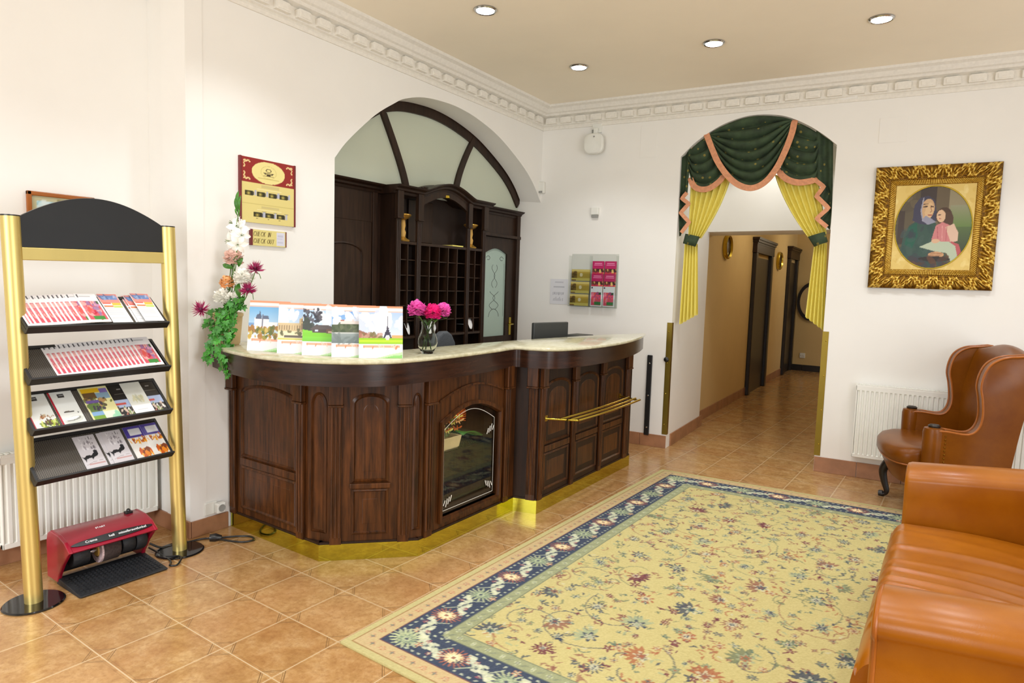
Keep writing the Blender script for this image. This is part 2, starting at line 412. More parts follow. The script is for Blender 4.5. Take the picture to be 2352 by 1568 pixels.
b = MB(); b.box(NX-.1, NX, -.6, 2.03, 0, CEIL); b.box(NX, LWF.p(0, 0)[0], 2.03, 2.13, 0, CEIL)
struct('wall_niche', b, M['wall'])
b = MB(); b.box(-3.66, -3.56, -2.6, -.6, 0, CEIL); struct('wall_left_near', b, M['wall'])
b = fmb(LWF); b.box(1.0, 3.95, -.46, -.42, 0, CEIL); struct('wall_reception_back', b, M['wall'])
# back wall with the curtained archway
BARCH = [(1.452, 2.777), (1.591, 2.906), (1.781, 3.022), (1.967, 3.084), (2.133, 3.098), (2.332, 3.068), (2.51, 2.985), (2.652, 2.887), (2.765, 2.79)]
BARCHS = [tuple(p) for p in spline(BARCH, 40)]
struct('wall_back', arch_wall(BWF, -.5, 6.4, CEIL, BARCHS, -.12, 0), M['wall'])
# vestibule behind the archway
vl0, vl1 = BWF.p(1.452, 0, -.12), np.array([-2.435, 7.28, 0]); vr0, vr1 = BWF.p(2.765, 0, -.12), np.array([-1.0, 7.28, 0])
b = MB(); b.add([tuple(vl0), tuple(vl1), (vl1[0]-.09, vl1[1], 0), (vl0[0]-.09, vl0[1], 0)]+[(p[0], p[1], 3.2) for p in (vl0, vl1, (vl1[0]-.09, vl1[1]), (vl0[0]-.09, vl0[1]))],
                 [(0, 1, 2, 3), (4, 7, 6, 5), (0, 4, 5, 1), (1, 5, 6, 2), (2, 6, 7, 3), (3, 7, 4, 0)])
b.box(vr0[0], vr0[0]+.1, vr0[1]-.01, 7.28, 0, 3.2); b.box(-2.6, -.9, 6.16, 7.3, 3.15, 3.25)
struct('wall_vestibule', b, M['wall'])
b = MB(); b.box(-2.65, -.9, 7.22, 7.74, 2.178, 3.2); struct('wall_lintel', b, M['wall'])
# hallway
b = fmb(HLF); b.box(0, 6.9, -.1, 0, 0, 2.9); struct('wall_hall_left', b, M['hallwall'])
b = MB(); b.box(-3.1, 1., 14.0, 14.1, 0, 2.9); struct('wall_hall_end', b, M['hallwall'])
b = MB(); b.box(-.98, -.9, 7.28, 12.5, 0, 2.9); struct('wall_hall_right', b, M['hallwall'])
b = MB(); b.box(-3.2, 1., 7.3, 14.1, 2.85, 2.9); struct('ceiling_hall', b, M['wall'])
# cornices
def cornice(name, face, u0, u1, d=0, m0=True, cut=0.):
    prof = [(0, 3.13), (.012, 3.13), (.018, 3.15), (.012, 3.165), (.03, 3.172), (.03, 3.245), (.07, 3.258), (.082, 3.275), (.10, 3.283), (.125, 3.315), (.155, 3.328), (.165, CEIL), (0, CEIL)]
    b = fmb(face)
    b.prism([(q, z) for q, z in prof], u0, u1, lambda q, z, t: (t, d+q, z))
    n = int((u1-u0)/.163)
    for i in range(n):
        u = u0+.06+i*.163
        b.prism([(u, 3.18), (u+.112, 3.18), (u+.112, 3.228), (u+.096, 3.238), (u+.016, 3.238), (u, 3.228)], d+.028, d+.062, lambda p, q, t: (p, t, q))
        b.prism([(u+.018, 3.19), (u+.094, 3.19), (u+.094, 3.224), (u+.018, 3.224)], d+.06, d+.066, lambda p, q, t: (p, t, q))
    struct(name, b, M['stucco'])
cornice('trim_1', LWF, 0., 3.87)
cornice('trim_2', BWF, 0., 6.3)
cornice('trim_3', Face((NX, -.6), (NX, 2.03)), 0, 2.63)
cornice('trim_4', Face((NX, 2.03), (-3.66, 2.03)), 0, .42)
# skirtings
def skirt(name, face, u0, u1, h, m, d=.012, joint=.33):
    b = fmb(face); u = u0
    while u < u1-.01:
        e = min(u+joint, u1); b.box(u+.0015, e-.0015, 0, d, 0, h); u = e
    struct(name, b, M[m], bevel=.002)
skirt('baseboard_left', LWF, 0., .24, .098, 'skirt')
skirt('baseboard_niche', Face((NX, -.6), (NX, 2.03)), 0, 2.63, .1, 'skirt')
skirt('baseboard_pillar', Face((NX, 2.03), (-3.66, 2.03)), 0, .41, .1, 'skirt')
skirt('baseboard_back_left', BWF, .2, 1.452, .122, 'skirt')
skirt('baseboard_back_right', BWF, 2.765, 6.3, .13, 'skirt')
skirt('baseboard_vestibule', Face(tuple(vl0[:2]), tuple(vl1[:2])), 0., 1.2, .122, 'skirt')
skirt('baseboard_hall', HLF, 0., 6.8, .12, 'skirt')
skirt('baseboard_hall_end', Face((-3.0, 14.0), (1., 14.0)), 0, 3.9, .12, 'blackwood')

# hallway doors (deep casings seen edge on)
def hall_door(name, u0, u1, top):
    b = fmb(HLF); b.box(u0+.12, u1-.12, -.02, .015, 0, top-.28)
    o = struct(name, b, M['blackwood'])
    c = fmb(HLF); c.box(u0, u0+.13, 0, .06, 0, top-.22); c.box(u1-.13, u1, 0, .06, 0, top-.22)
    struct('casing', c, M['blackwood'], o, bevel=.01)
    c = fmb(HLF); c.box(u0-.02, u1+.02, 0, .065, top-.22, top-.10)
    for k, (a, z0, z1) in enumerate(((.07, top-.10, top-.07), (.085, top-.07, top-.035), (.10, top-.035, top))): c.box(u0-.02-.02*k, u1+.02+.02*k, 0, a, z0, z1)
    struct('head_moulding', c, M['wood_d'], o)
hall_door('door_1', 2.72, 4.05, 2.33); hall_door('door_2', 5.72, 6.74, 2.39)

# oval gilt framed plates on the hall wall
def plate(u, z, ru, rz, label):
    p = HLF.p(u, z-rz); t = thing('oval_wall_mirror', label, 'mirror', p, 0, 'oval mirrors in the hallway')
    def ring(r0, d0, n=36):
        return [(u+(ru*r0)*math.cos(2*PI*k/n), d0, z+rz*r0*math.sin(2*PI*k/n)) for k in range(n)]
    b = fmb(HLF); b.loft([ring(1, 0), ring(1, .035), ring(.92, .05), ring(.8, .03), ring(.8, .0)], cap=False); obj('frame', b, M['brass'], t, smooth=.7)
    b = fmb(HLF); b.loft([ring(.82, .004), ring(.82, .02)]); obj('mirror_glass', b, M['wood_d'], t)
plate(1.14, 2.087, .17, .152, 'oval gold-rimmed mirror on hallway wall nearer the archway')
plate(4.82, 2.08, .2, .155, 'small oval gold-rimmed mirror between the two hallway doors')
# dark round mirror and outlet on the end wall of the hallway
p = at(1853, 692, 1, 14.0); t = thing('round_mirror', 'dark-rimmed round mirror on far end wall of hallway, half behind curtain', 'mirror', (p[0], 14.0, p[2]-.36))
b = MB(); b.T = lambda q: (p[0]+.10+q[0], 14.0-q[1], p[2]+q[2])
b.loft([[(r*math.cos(2*PI*k/32), d, 1.4*r*math.sin(2*PI*k/32)) for k in range(32)] for r, d in ((.27, 0), (.27, .05), (.22, .05), (.22, 0))], cap=False); obj('frame', b, M['blackwood'], t, smooth=.7)
b = MB(); b.T = lambda q: (p[0]+.10+q[0], 14.0-q[1], p[2]+q[2]); b.loft([[(r*math.cos(2*PI*k/32), d, 1.4*r*math.sin(2*PI*k/32)) for k in range(32)] for r, d in ((.225, 0.004), (.225, .02))]); obj('mirror_glass', b, M['hallwall'], t)
q = at(1843, 816, 1, 14.0); b = MB(); b.box(q[0]-.05, q[0]+.05, 13.985, 14.0, q[2]-.05, q[2]+.05)
for s in (-1, 1): b.box(q[0]+s*.018-.008, q[0]+s*.018+.008, 13.978, 13.986, q[2]-.01, q[2]+.01)
tag(obj('wall_outlet', b, M['plastic'], bevel=.004), 'white outlet low on far end wall of hallway', 'outlet')

# brass corner guards on the archway
def guard(face, u, du, z0, z1, label):
    t = thing('corner_guard', label, 'corner guard', face.p(u, z0), face.rot(), 'brass corner guards of the archway')
    b = fmb(face); b.box(u, u+du*.045, 0, .004, z0, z1); b.box(u-du*.004, u, -.045, .004, z0, z1); obj('angle_strip', b, M['guard'], t)
    for k in range(4):
        b = fmb(face); b.add([(u+du*.028+.006*math.cos(a*PI/4), .0045, z0+.1+k*.3+.006*math.sin(a*PI/4)) for a in range(8)]+[(u+du*.028, .007, z0+.1+k*.3)], [(a, (a+1) % 8, 8) for a in range(8)]); obj('screw', b, M['brass'], t)
guard(BWF, 1.452, -1, .135, 1.222, 'tall brass corner guard on left edge of the archway')
guard(BWF, 2.765, 1, .14, 1.222, 'tall brass corner guard on right edge of the archway')
# black bumper strip and door stop
u0, zz = BWF.px(1494, 815); u1, zb = BWF.px(1486, 998)
t = thing('wall_bumper', 'black vertical bumper strip on wall between counter end and archway', 'bumper strip', BWF.p(u0, zb), BWF.rot())
b = fmb(BWF); b.box(u0-.025, u0+.025, 0, .02, zb, zz); obj('strip', b, M['blackmat'], t, bevel=.006)
for k in range(3):
    z = zb+.08+k*(zz-zb-.16)/2; bb = fmb(BWF); bb.add([(u0+.009*math.cos(a*PI/5), .0215, z+.009*math.sin(a*PI/5)) for a in range(10)]+[(u0, .024, z)], [(a, (a+1) % 10, 10) for a in range(10)]); obj('screw', bb, M['chrome'], t)
u, z = BWF.px(1532, 825)
b = fmb(BWF); b.loft([[(u+r*math.cos(2*PI*k/16), d, z+r*math.sin(2*PI*k/16)) for k in range(16)] for r, d in ((.02, 0), (.024, .012), (.024, .03), (.012, .04))])
tag(obj('door_stop', b, M['black'], smooth=.8), 'small black round door stop on wall beside left brass corner guard', 'door stop')

# downlights
for x, y, lab in ((-2.783, 3.586, 'recessed ceiling downlight nearest the camera, at top edge above the arch'), (-2.803, 4.889, 'recessed ceiling downlight closest to the room corner cornice'),
                  (-1.688, 4.904, 'recessed ceiling downlight in front of the curtained archway, middle of its row'), (-.623, 5.012, 'recessed ceiling downlight at right, above the gilt framed painting'),
                  (-1.69, 3.6, 'x'), (-.6, 3.6, 'x'), (-2.8, 2.28, 'x'), (-1.69, 2.28, 'x'), (-.6, 2.28, 'x'), (-2.8, .95, 'x'), (-1.69, .95, 'x'), (-.6, .95, 'x'), (.6, 3.6, 'x'), (.6, 5.05, 'x')):
    if lab != 'x':
        t = thing('ceiling_downlight', lab, 'ceiling light', (x, y, CEIL), 0, 'recessed ceiling downlights')
        b = MB(); b.lathe([(.072, 0), (.077, -.006), (.068, -.014), (.06, -.010), (.06, 0)], 28, (x, y, CEIL)); obj('trim_ring', b, M['chrome'], t, smooth=.8)
        b = MB(); b.lathe([(.001, -.010), (.06, -.010), (.06, -.002)], 24, (x, y, CEIL)); obj('lamp_lens', b, M['lens'], t, smooth=.8)
    L = bpy.data.lights.new('downlight_beam', 'SPOT'); L.energy = 36; L.spot_size = 2.05; L.spot_blend = .55; L.shadow_soft_size = .06; L.color = (.955, .985, 1.03)
    o = bpy.data.objects.new('downlight_beam', L); COL.objects.link(o); o.location = (x, y, CEIL-.03)
def area(loc, tgt, sx, sy, e, col):
    L = bpy.data.lights.new('window_light', 'AREA'); L.shape = 'RECTANGLE'; L.size = sx; L.size_y = sy; L.energy = e; L.color = col
    o = bpy.data.objects.new('window_light', L); COL.objects.link(o); o.location = loc
    o.rotation_euler = (Vector(tgt)-Vector(loc)).to_track_quat('-Z', 'Y').to_euler()
area((-1.9, -2.4, 1.7), (-2.9, .9, .0), 2.2, 1.8, 75, (.97, .985, 1))
area((2.5, 1.2, 1.3), (-3.4, 2.6, .6), 2.6, 1.8, 75, (.98, .985, 1))
L = bpy.data.lights.new('doorway_daylight', 'SPOT'); L.energy = 330; L.spot_size = .62; L.spot_blend = 1.; L.shadow_soft_size = .25; L.color = (.93, .98, 1.05)
o = bpy.data.objects.new('doorway_daylight', L); COL.objects.link(o); o.location = (-1.9, -2.3, 2.0); o.rotation_euler = (Vector((-3.05, .62, 0))-Vector(o.location)).to_track_quat('-Z', 'Y').to_euler()
L = bpy.data.lights.new('vestibule_beam', 'SPOT'); L.energy = 22; L.spot_size = 2.3; L.spot_blend = .4; L.shadow_soft_size = .05; L.color = (1, .97, .93)
o = bpy.data.objects.new('vestibule_beam', L); COL.objects.link(o); o.location = (-1.75, 6.72, 3.12)
for y in (9.3, 12.4):  # two dim warm fill lights added to brighten the hall, without fittings
    L = bpy.data.lights.new('hall_fill', 'POINT'); L.energy = 13; L.color = (1, .86, .62); L.shadow_soft_size = .15
    o = bpy.data.objects.new('hall_fill', L); COL.objects.link(o); o.location = (-1.7, y, 2.6)
w = bpy.data.worlds.new('world'); bpy.context.scene.world = w; w.use_nodes = True
w.node_tree.nodes['Background'].inputs[0].default_value = (.945, .985, 1.02, 1); w.node_tree.nodes['Background'].inputs[1].default_value = .96
sc = bpy.context.scene
sc.view_settings.view_transform = 'Standard'; sc.view_settings.look = 'None'; sc.view_settings.exposure = .09
sc.cycles.max_bounces = 8; sc.cycles.diffuse_bounces = 4; sc.cycles.glossy_bounces = 4; sc.cycles.transmission_bounces = 8; sc.cycles.transparent_max_bounces = 12
sc.cycles.sample_clamp_indirect = 6.; sc.cycles.caustics_reflective = False; sc.cycles.caustics_refractive = False; sc.cycles.blur_glossy = .5
sc.cycles.use_denoising = True
# ================================================================== RECEPTION COUNTER
K0, A, Bp, C, D, E_ = (-3.655, 2.29), (-2.83, 2.29), (-2.46, 2.68), (-2.475, 3.64), (-2.315, 3.685), (-2.355, 5.24)
def mix2(p, q, d):
    p, q = np.array(p), np.array(q); return tuple(p+(q-p)/np.linalg.norm(q-p)*d)
A1, A2, B1, B2 = mix2(A, K0, .10), mix2(A, Bp, .055), mix2(Bp, A, .05), mix2(Bp, C, .03)
cnt = thing('reception_counter', 'dark walnut panelled reception counter with brass skirting and small glass display window', 'counter', (-2.7, 3.6, 0))
ZK, ZA = .092, 1.0
def panel_mb(face, u0, u1, z0, z1, arch=0., d=-.006):
    """recessed panel: bead around a field; the top may be arched"""
    b = fmb(face); n = 14
    def outline(i):
        a0, a1 = u0+i, u1-i; t = [(a0, z0+i), (a1, z0+i)]
        if arch:
            m = (a0+a1)/2; hw = (a1-a0)/2
            t += [(m+hw*math.cos(PI*k/n), z1-i-arch+arch*math.sin(PI*k/n)) for k in range(n+1)]
        else: t += [(a1, z1-i), (a0, z1-i)]
        return t
    P = [outline(0), outline(.012), outline(.022), outline(.05), outline(.062)] if (u1-u0) > .16 else [outline(0), outline(.01), outline(.016), outline(.02), outline(.024)]
    D_ = [.0, .007, -.008, -.008, -.003]
    return b.loft([[(u, d_, z) for u, z in p] for p, d_ in zip(P, D_)], cap=False).add([(u, -.003, z) for u, z in P[-1]], [tuple(range(len(P[-1])))])
def slab_with_hole(face, name, u0, u1, z0, z1, d0, d1, m, parent, hole=None):
    b = fmb(face)
    if hole is None: b.box(u0, u1, d0, d1, z0, z1)
    else:
        h0, h1, g0, g1, ar = hole; b.box(u0, h0, d0, d1, z0, z1); b.box(h1, u1, d0, d1, z0, z1); b.box(h0, h1, d0, d1, z0, g0)
        n = 16; c = [(h0+(h1-h0)*k/n, g1-ar+ar*math.sin(PI*k/n)) for k in range(n+1)]
        for k in range(n):
            (ua, za), (ub, zb) = c[k], c[k+1]
            b.add([(ua, d0, za), (ub, d0, zb), (ub, d0, z1), (ua, d0, z1), (ua, d1, za), (ub, d1, zb), (ub, d1, z1), (ua, d1, z1)], [(0, 1, 2, 3), (7, 6, 5, 4), (0, 4, 5, 1), (3, 2, 6, 7)])
    return obj(name, b, m, parent)
def pilaster(face, u, w=.062, zc=.87, root=cnt):
    b = fmb(face); b.box(u, u+w, 0, .012, ZK, zc); n = 3
    for k in range(n):
        c = u+w*(k+.5)/n; r = w/n*.36
        b.prism([(c+r*math.cos(PI*j/6), .012+r*math.sin(PI*j/6)) for j in range(7)], ZK+.04, zc-.01, lambda p, q, t: (p, q, t))
    p = obj('pilaster', b, M['wood'], root, smooth=.6)
    b = fmb(face); b.box(u-.006, u+w+.006, 0, .034, zc, ZA+.01); b.box(u-.01, u+w+.01, 0, .038, zc-.012, zc)
    obj('capital', b, M['wood'], p, bevel=.004)
fA, fNA, fM, fNB, fW, fS, fR = Face(K0, A1), Face(A1, A2), Face(A2, B1), Face(B1, B2), Face(B2, C), Face(C, D), Face(D, E_)
TH = -.03
for fc, parts in ((fA, [('a', .10, .63, .46, .915, .06), ('p', .10, .63, .14, .405, 0)]), (fNA, [('g', .022, fNA.L-.022, .15, .93, .07)]),
                  (fM, [('a', .115, .315, .435, .93, .045), ('p', .115, .315, .14, .40, 0)]), (fNB, [('g', .012, fNB.L-.012, .15, .93, .06)])):
    slab_with_hole(fc, 'carcass_face', 0, fc.L, ZK, ZA+.02, TH, -.004, M['wood'], cnt)
    for k, u0, u1, z0, z1, ar in parts: obj('panel', panel_mb(fc, u0, u1, z0, z1, ar), M['wood'], cnt, smooth=.5)
obj('rail', fmb(fA).box(.10, .63, 0, .008, .41, .455), M['wood'], cnt, bevel=.004)
obj('rail', fmb(fM).box(.105, .325, 0, .014, .402, .432), M['wood'], cnt, bevel=.005)
pilaster(fA, .0, .055); pilaster(fA, fA.L-.085); pilaster(fM, .0); pilaster(fM, fM.L-.067)
# display window face
HOLE = (.17, .73, .165, .80, .09)
slab_with_hole(fW, 'carcass_face', 0, fW.L, ZK, ZA+.02, TH, -.004, M['wood'], cnt, HOLE)
pilaster(fW, .01); pilaster(fW, fW.L-.14, .06)
b = fmb(fW); h0, h1, g0, g1, ar = HOLE; n = 16
def hol(i, d): return [(h0+i, d, g0+i), (h1-i, d, g0+i)]+[(h1-i-(h1-h0-2*i)*k/n, d, g1-i-ar+ar*math.sin(PI*k/n)) for k in range(n+1)]
b.loft([hol(-.03, 0), hol(-.028, .016), hol(-.008, .016), hol(0, -.004), hol(0, -.03)], cap=False); obj('window_frame', b, M['wood'], cnt, smooth=.5)
b = fmb(fW)
for k in range(n):
    ua, ub = .13+.64*k/n, .13+.64*(k+1)/n; za, zb = .855+.07*math.sin(PI*k/n), .855+.07*math.sin(PI*(k+1)/n)
    b.add([(ua, 0, za), (ub, 0, zb), (ub, 0, zb+.012), (ua, 0, za+.012), (ua, .008, za), (ub, .008, zb), (ub, .008, zb+.012), (ua, .008, za+.012)], [(0, 1, 5, 4), (3, 7, 6, 2), (4, 5, 6, 7)])
obj('arched_bead', b, M['wood'], cnt)
b = fmb(fW); b.loft([hol(-.004, -.016), hol(-.004, -.020)]); gl = obj('glass_pane', b, M['glass'], cnt)
b = fmb(fW)
def strokes(ss, w=.0022, d=-.0145):
    for pts in ss:
        for (x0, y0), (x1, y1) in zip(pts[:-1], pts[1:]):
            L = math.hypot(x1-x0, y1-y0)+1e-6; nx, ny = -(y1-y0)/L*w, (x1-x0)/L*w
            b.add([(x0+nx, d, y0+ny), (x1+nx, d, y1+ny), (x1-nx, d, y1-ny), (x0-nx, d, y0-ny)], [(0, 1, 2, 3)])
i = .028; ring = [(p[0], p[2]) for p in hol(i, 0)]; strokes([ring+[ring[0]]], .0015)
for cx, cy, sx, sy in ((h0+.055, g0+.06, 1, 1), (h1-.055, g0+.07, -1, 1), (h1-.05, g1-.17, -1, -1)):
    strokes([[(cx+sx*(.02*k-.02), cy-sy*.014+sy*.012*abs(k-1)), (cx+sx*(.02*k-.005), cy+sy*(.028+.006*k))] for k in range(4)], .0034)
obj('etching', b, M['white'], gl)
b = fmb(fW); b.box(.08, .86, -.36, -.35, .1, .98); b.box(.08, .09, -.35, -.03, .1, .98); b.box(.85, .86, -.35, -.03, .1, .98); b.box(.08, .86, -.35, -.03, .1, .14); b.box(.08, .86, -.35, -.03, .94, .98)
obj('display_box', b, M['wood_in'], cnt)
class Lift:
    def __init__(s, f, dz): s.f, s.dz, s.u, s.n = f, dz, f.u, f.n
    def p(s, u, z, d=0.): return s.f.p(u, z+s.dz, d)
    def rot(s): return s.f.rot()
fD = Lift(fW, .045)
L = bpy.data.lights.new('display_fill', 'POINT'); L.energy = .35; L.color = (1, .93, .8); L.shadow_soft_size = .03; o = bpy.data.objects.new('display_fill', L); COL.objects.link(o); o.location = tuple(fW.p(.34, .86, -.06))  # small fill added to brighten the display box; no real lamp inside
b = fmb(fD); b.box(.092, .848, -.34, -.035, .488, .494); obj('glass_shelf', b, M['vaseglass'], cnt)
# step and right hand part
slab_with_hole(fS, 'carcass_face', -.06, fS.L, ZK, ZA+.02, TH, -.004, M['wood_d'], cnt); pilaster(fS, fS.L-.075)
slab_with_hole(fR, 'carcass_face', 0, fR.L, ZK, ZA+.02, TH, -.004, M['wood_d'], cnt)
for u0, u1 in ((.075, .435), (.53, .895), (.98, 1.36)):
    obj('panel', panel_mb(fR, u0, u1, .46, .905, .06), M['wood'], cnt, smooth=.5); obj('panel', panel_mb(fR, u0, u1, .14, .40, 0), M['wood'], cnt, smooth=.5)
    obj('rail', fmb(fR).box(u0, u1, 0, .008, .408, .452), M['wood'], cnt, bevel=.004)
for u in (.005, .455, .915): pilaster(fR, u, .05 if u else .05)
pilaster(fR, 1.40, .075)
b = MB(); b.box(-2.68, -2.36, 5.215, 5.24, ZK, ZA+.02); b.box(-2.70, -2.68, 2.75, 5.24, .02, ZA+.02); b.box(-3.64, -2.70, 2.62, 2.64, .02, ZA+.02); obj('back_panel', b, M['wood_d'], cnt)
# brass skirting
for fc in (Face(K0, A), Face(A, Bp), Face(Bp, C), Face(C, D), Face(D, E_)):
    b = fmb(fc); b.box(-.002, fc.L+.002, -.02, .004, .0, ZK); obj('kick_plate', b, M['kick'], cnt, label='polished brass kick plate')
    b = fmb(fc); b.box(0, fc.L, -.03, .002, ZK, ZK+.012); obj('plinth_bead', b, M['wood_d'], cnt)
# curved apron and marble top
FR = [(-3.662, 2.165), (-3.33, 2.075), (-3.01, 2.04), (-2.78, 2.085), (-2.62, 2.17), (-2.49, 2.29), (-2.41, 2.45), (-2.385, 2.68), (-2.385, 2.955), (-2.405, 3.29), (-2.43, 3.50), (-2.42, 3.565), (-2.34, 3.575), (-2.22, 3.635), (-2.155, 3.76), (-2.124, 3.97), (-2.118, 4.31), (-2.15, 4.65), (-2.21, 4.95), (-2.29, 5.25), (-2.38, 5.52)]
BK = [(-3.662, 2.64), (-3.2, 2.64), (-2.84, 2.66), (-2.73, 2.80), (-2.72, 3.2), (-2.71, 3.6), (-2.67, 4.1), (-2.62, 4.5), (-2.56, 4.9), (-2.50, 5.2), (-2.40, 5.53)]
NS = 120
fr, bk = spline(FR, NS), spline(BK, NS)
def off(cur, d):
    out = []
    for i, p in enumerate(cur):
        t = cur[min(i+1, NS-1)]-cur[max(i-1, 0)]; t /= np.linalg.norm(t); out.append(p+np.array([t[1], -t[0]])*d)
    out[0][0] = -3.662; return out
def band(b, prof):
    return b.loft([[(c[0], c[1], z) for c, z in ((off(fr, d)[k], z) for d, z in prof)] for k in range(NS)], cap=False, close=False)
ofs = {}
def band2(prof):
    b = MB(); cs = [off(fr, d) for d, z in prof]
    b.loft([[(cs[j][k][0], cs[j][k][1], prof[j][1]) for j in range(len(prof))] for k in range(NS)], cap=True, close=True); return b
obj('apron', band2([(-.012, 1.002), (-.012, 1.116), (-.04, 1.116), (-.04, 1.002)]), M['wood_h'], cnt, smooth=.6)
b = MB(); c1 = off(fr, -.02)
b.loft([[(c1[k][0], c1[k][1], 1.02), (bk[k][0], bk[k][1], 1.02), (bk[k][0], bk[k][1], 1.05), (c1[k][0], c1[k][1], 1.05)] for k in range(NS)], cap=True); obj('soffit', b, M['wood_d'], cnt)
top = MB(); P = [(-.004, 1.116), (.006, 1.121), (.008, 1.128), (.005, 1.136), (-.003, 1.140)]; cs = [off(fr, d) for d, z in P]
top.loft([[(cs[j][k][0], cs[j][k][1], P[j][1]) for j in range(5)]+[(bk[k][0], bk[k][1], 1.14), (bk[k][0], bk[k][1], 1.116)] for k in range(NS)], cap=True)
tag(obj('marble_worktop', top, M['marble'], smooth=.6), 'cream marble worktop with curved edge on the reception counter', 'worktop')
# brass parcel rail
b = fmb(fR)
for d in (.09, .15, .205): b.tube([(.12+.05*(d > .2), d, .645), (.4, d+.012, .645), (.7, d+.018, .645), (1.0, d+.012, .645), (1.28-.04*(d > .2), d, .645)], .0085, 10)
t = obj('parcel_rail', b, M['brass'], cnt, smooth=.8, label='brass three-bar parcel rail')
for u, s in ((.10, 1), (1.27, -1)):
    b = fmb(fR); b.tube([(u-.03*s, .004, .645), (u+.01*s, .09, .645), (u+.07*s, .205, .645)], .008, 8); b.box(u-.05*s-.012, u-.01*s+.012, 0, .008, .625, .665); obj('bracket', b, M['brass'], t, smooth=.8)

# things in the display window
p = fD.p(.30, .494, -.10); t = thing('planter_trough', 'small cream planter trough on glass shelf behind the counter display window', 'planter', p, fD.rot())
b = fmb(fD); b.loft([[(.22, -.15, .498), (.385, -.15, .498), (.385, -.05, .498), (.22, -.05, .498)], [(.205, -.16, .57), (.40, -.16, .57), (.40, -.04, .57), (.205, -.04, .57)], [(.215, -.15, .57), (.39, -.15, .57), (.39, -.05, .57), (.215, -.05, .57)], [(.22, -.14, .54), (.385, -.14, .54), (.385, -.06, .54), (.22, -.06, .54)]]); obj('trough', b, M['terra'], t, bevel=.003)
b = fmb(fD)
for u in (.235, .37):
    for d in (-.14, -.06): b.box(u-.01, u+.01, d-.01, d+.01, .494, .5)
obj('foot', fmb(fD).box(.225, .38, -.145, -.055, .4945, .4985), M['terra'], t)
t = thing('orange_flower_posy', 'orange and yellow artificial flowers filling the small cream trough', 'flowers', fD.p(.30, .56, -.1), fD.rot())
g = random.Random(3)
for k in range(24):
    u, d, z = .30+g.uniform(-.10, .10), -.1+g.uniform(-.05, .05), .59+g.uniform(0, .10); b = fmb(fD)
    for a in range(9):
        q = a*2*PI/9; r = g.uniform(.024, .036); b.add([(u, d, z), (u+r*math.cos(q-.3), d+r*.8*math.sin(q), z+r*.5*math.sin(q*2)), (u+r*1.3*math.cos(q), d+r*math.sin(q), z+.014), (u+r*math.cos(q+.3), d+r*.8*math.sin(q+.3), z+.004)], [(0, 1, 2, 3)])
    obj('bloom', b, g.choice([M['orange'], M['orange'], M['peach'], M['green'], M['curtain']]), t)
b = fmb(fD)
for k in range(16): b.tube([(.30+.1*(k/16-.5), -.1, .56), (.30+.16*(k/16-.5), -.1+g.uniform(-.03, .03), .62)], .002, 4)
obj('stem', b, M['stem'], t)
b = fmb(fD)
for k in range(9):
    q = -.25+k*.11; b.tube([(.42, -.13, .655), (.42+.13*math.cos(q), -.13, .655+.13*math.sin(q))], .0035, 4)
tag(obj('dried_grass', b, M['orange']), 'spray of dry red-orange grass behind counter display window, right of the posy', 'dried grass')
b = fmb(fD)
for k in range(14):
    f0 = k/13; L = .09*math.sin(PI*(.12+.8*f0))+.02
    for s in (-1, 1): b.add([(.42+.2*f0, -.12, .515+.07*(1-f0)), (.435+.2*f0, -.12, .515+.07*(1-f0)), (.46+.2*f0, -.12+s*.05, .505+.03*(1-f0)+.4*L*(s > 0)), (.45+.2*f0, -.12+s*.05, .50+.03*(1-f0)+.4*L*(s > 0))], [(0, 1, 2, 3)])
b.tube([(.40, -.12, .60), (.5, -.12, .56), (.65, -.12, .51)], .003, 5)
tag(obj('palm_leaf', b, M['green']), 'green ribbed palm leaf lying on glass shelf in counter display window', 'leaf')
b = fmb(fW); b.lathe([(0.001, 0), (.04, 0), (.055, .05), (.06, .12), (.057, .12), (.05, .05), (.036, .008), (.001, .006)], 20); b.v = [tuple(fW.p(.37, z, -.2)+np.array([x, y, 0])) for x, y, z in [((Vector(v)-Vector(fW.p(0, 0))).dot(Vector(fW.n)), (Vector(v)-Vector(fW.p(0, 0))).dot(Vector(fW.u)), v[2]+.142) for v in b.v]]
tag(obj('glass_bowl', b, M['vaseglass'], smooth=.8), 'dim glass bowl on bottom of the counter display window', 'bowl')

# ================================================================== WALNUT WALL UNIT IN THE ARCH
un = thing('reception_wall_unit', 'dark walnut wall unit with pigeonholes and doors filling the arch behind the counter', 'wall unit', LWF.p(2.45, 0, -.3))
DU, DC = -.25, -.10                                # face of the unit, face of the projecting cabinet
def ubox(name, u0, u1, d0, d1, z0, z1, m='wood_u', bevel=.003, parent=None):
    b = fmb(LWF); b.box(u0, u1, d0, d1, z0, z1); return obj(name, b, M[m], parent or un, bevel=bevel)
ubox('back_board', 1.0, 3.885, -.42, DU-.06, .0, 2.3, 'wood_in')
# left door leaf and casing
ubox('stile', 1.0, 1.16, DU-.06, DU, 0, 2.26); ubox('stile', 1.70, 1.75, DU-.06, DU+.0, 0, 2.26)
ubox('top_panel', 1.16, 1.72, DU-.06, DU-.01, 2.0, 2.26)
dl = fmb(LWF); dl.box(1.17, 1.695, DU-.05, DU-.012, .02, 2.0); dl = obj('door', dl, M['wood_u'], un)
b = panel_mb(LWF, 1.2, 1.60, 1.0, 1.83, .07); b.v = [tuple(np.array(v)+LWF.n*(DU-.010)) for v in b.v]; obj('door_panel', b, M['wood_u'], dl, smooth=.5)
ubox('side_panel', 1.75, 1.82, DU-.04, DU-.03, 0, 2.26, 'wood_d')
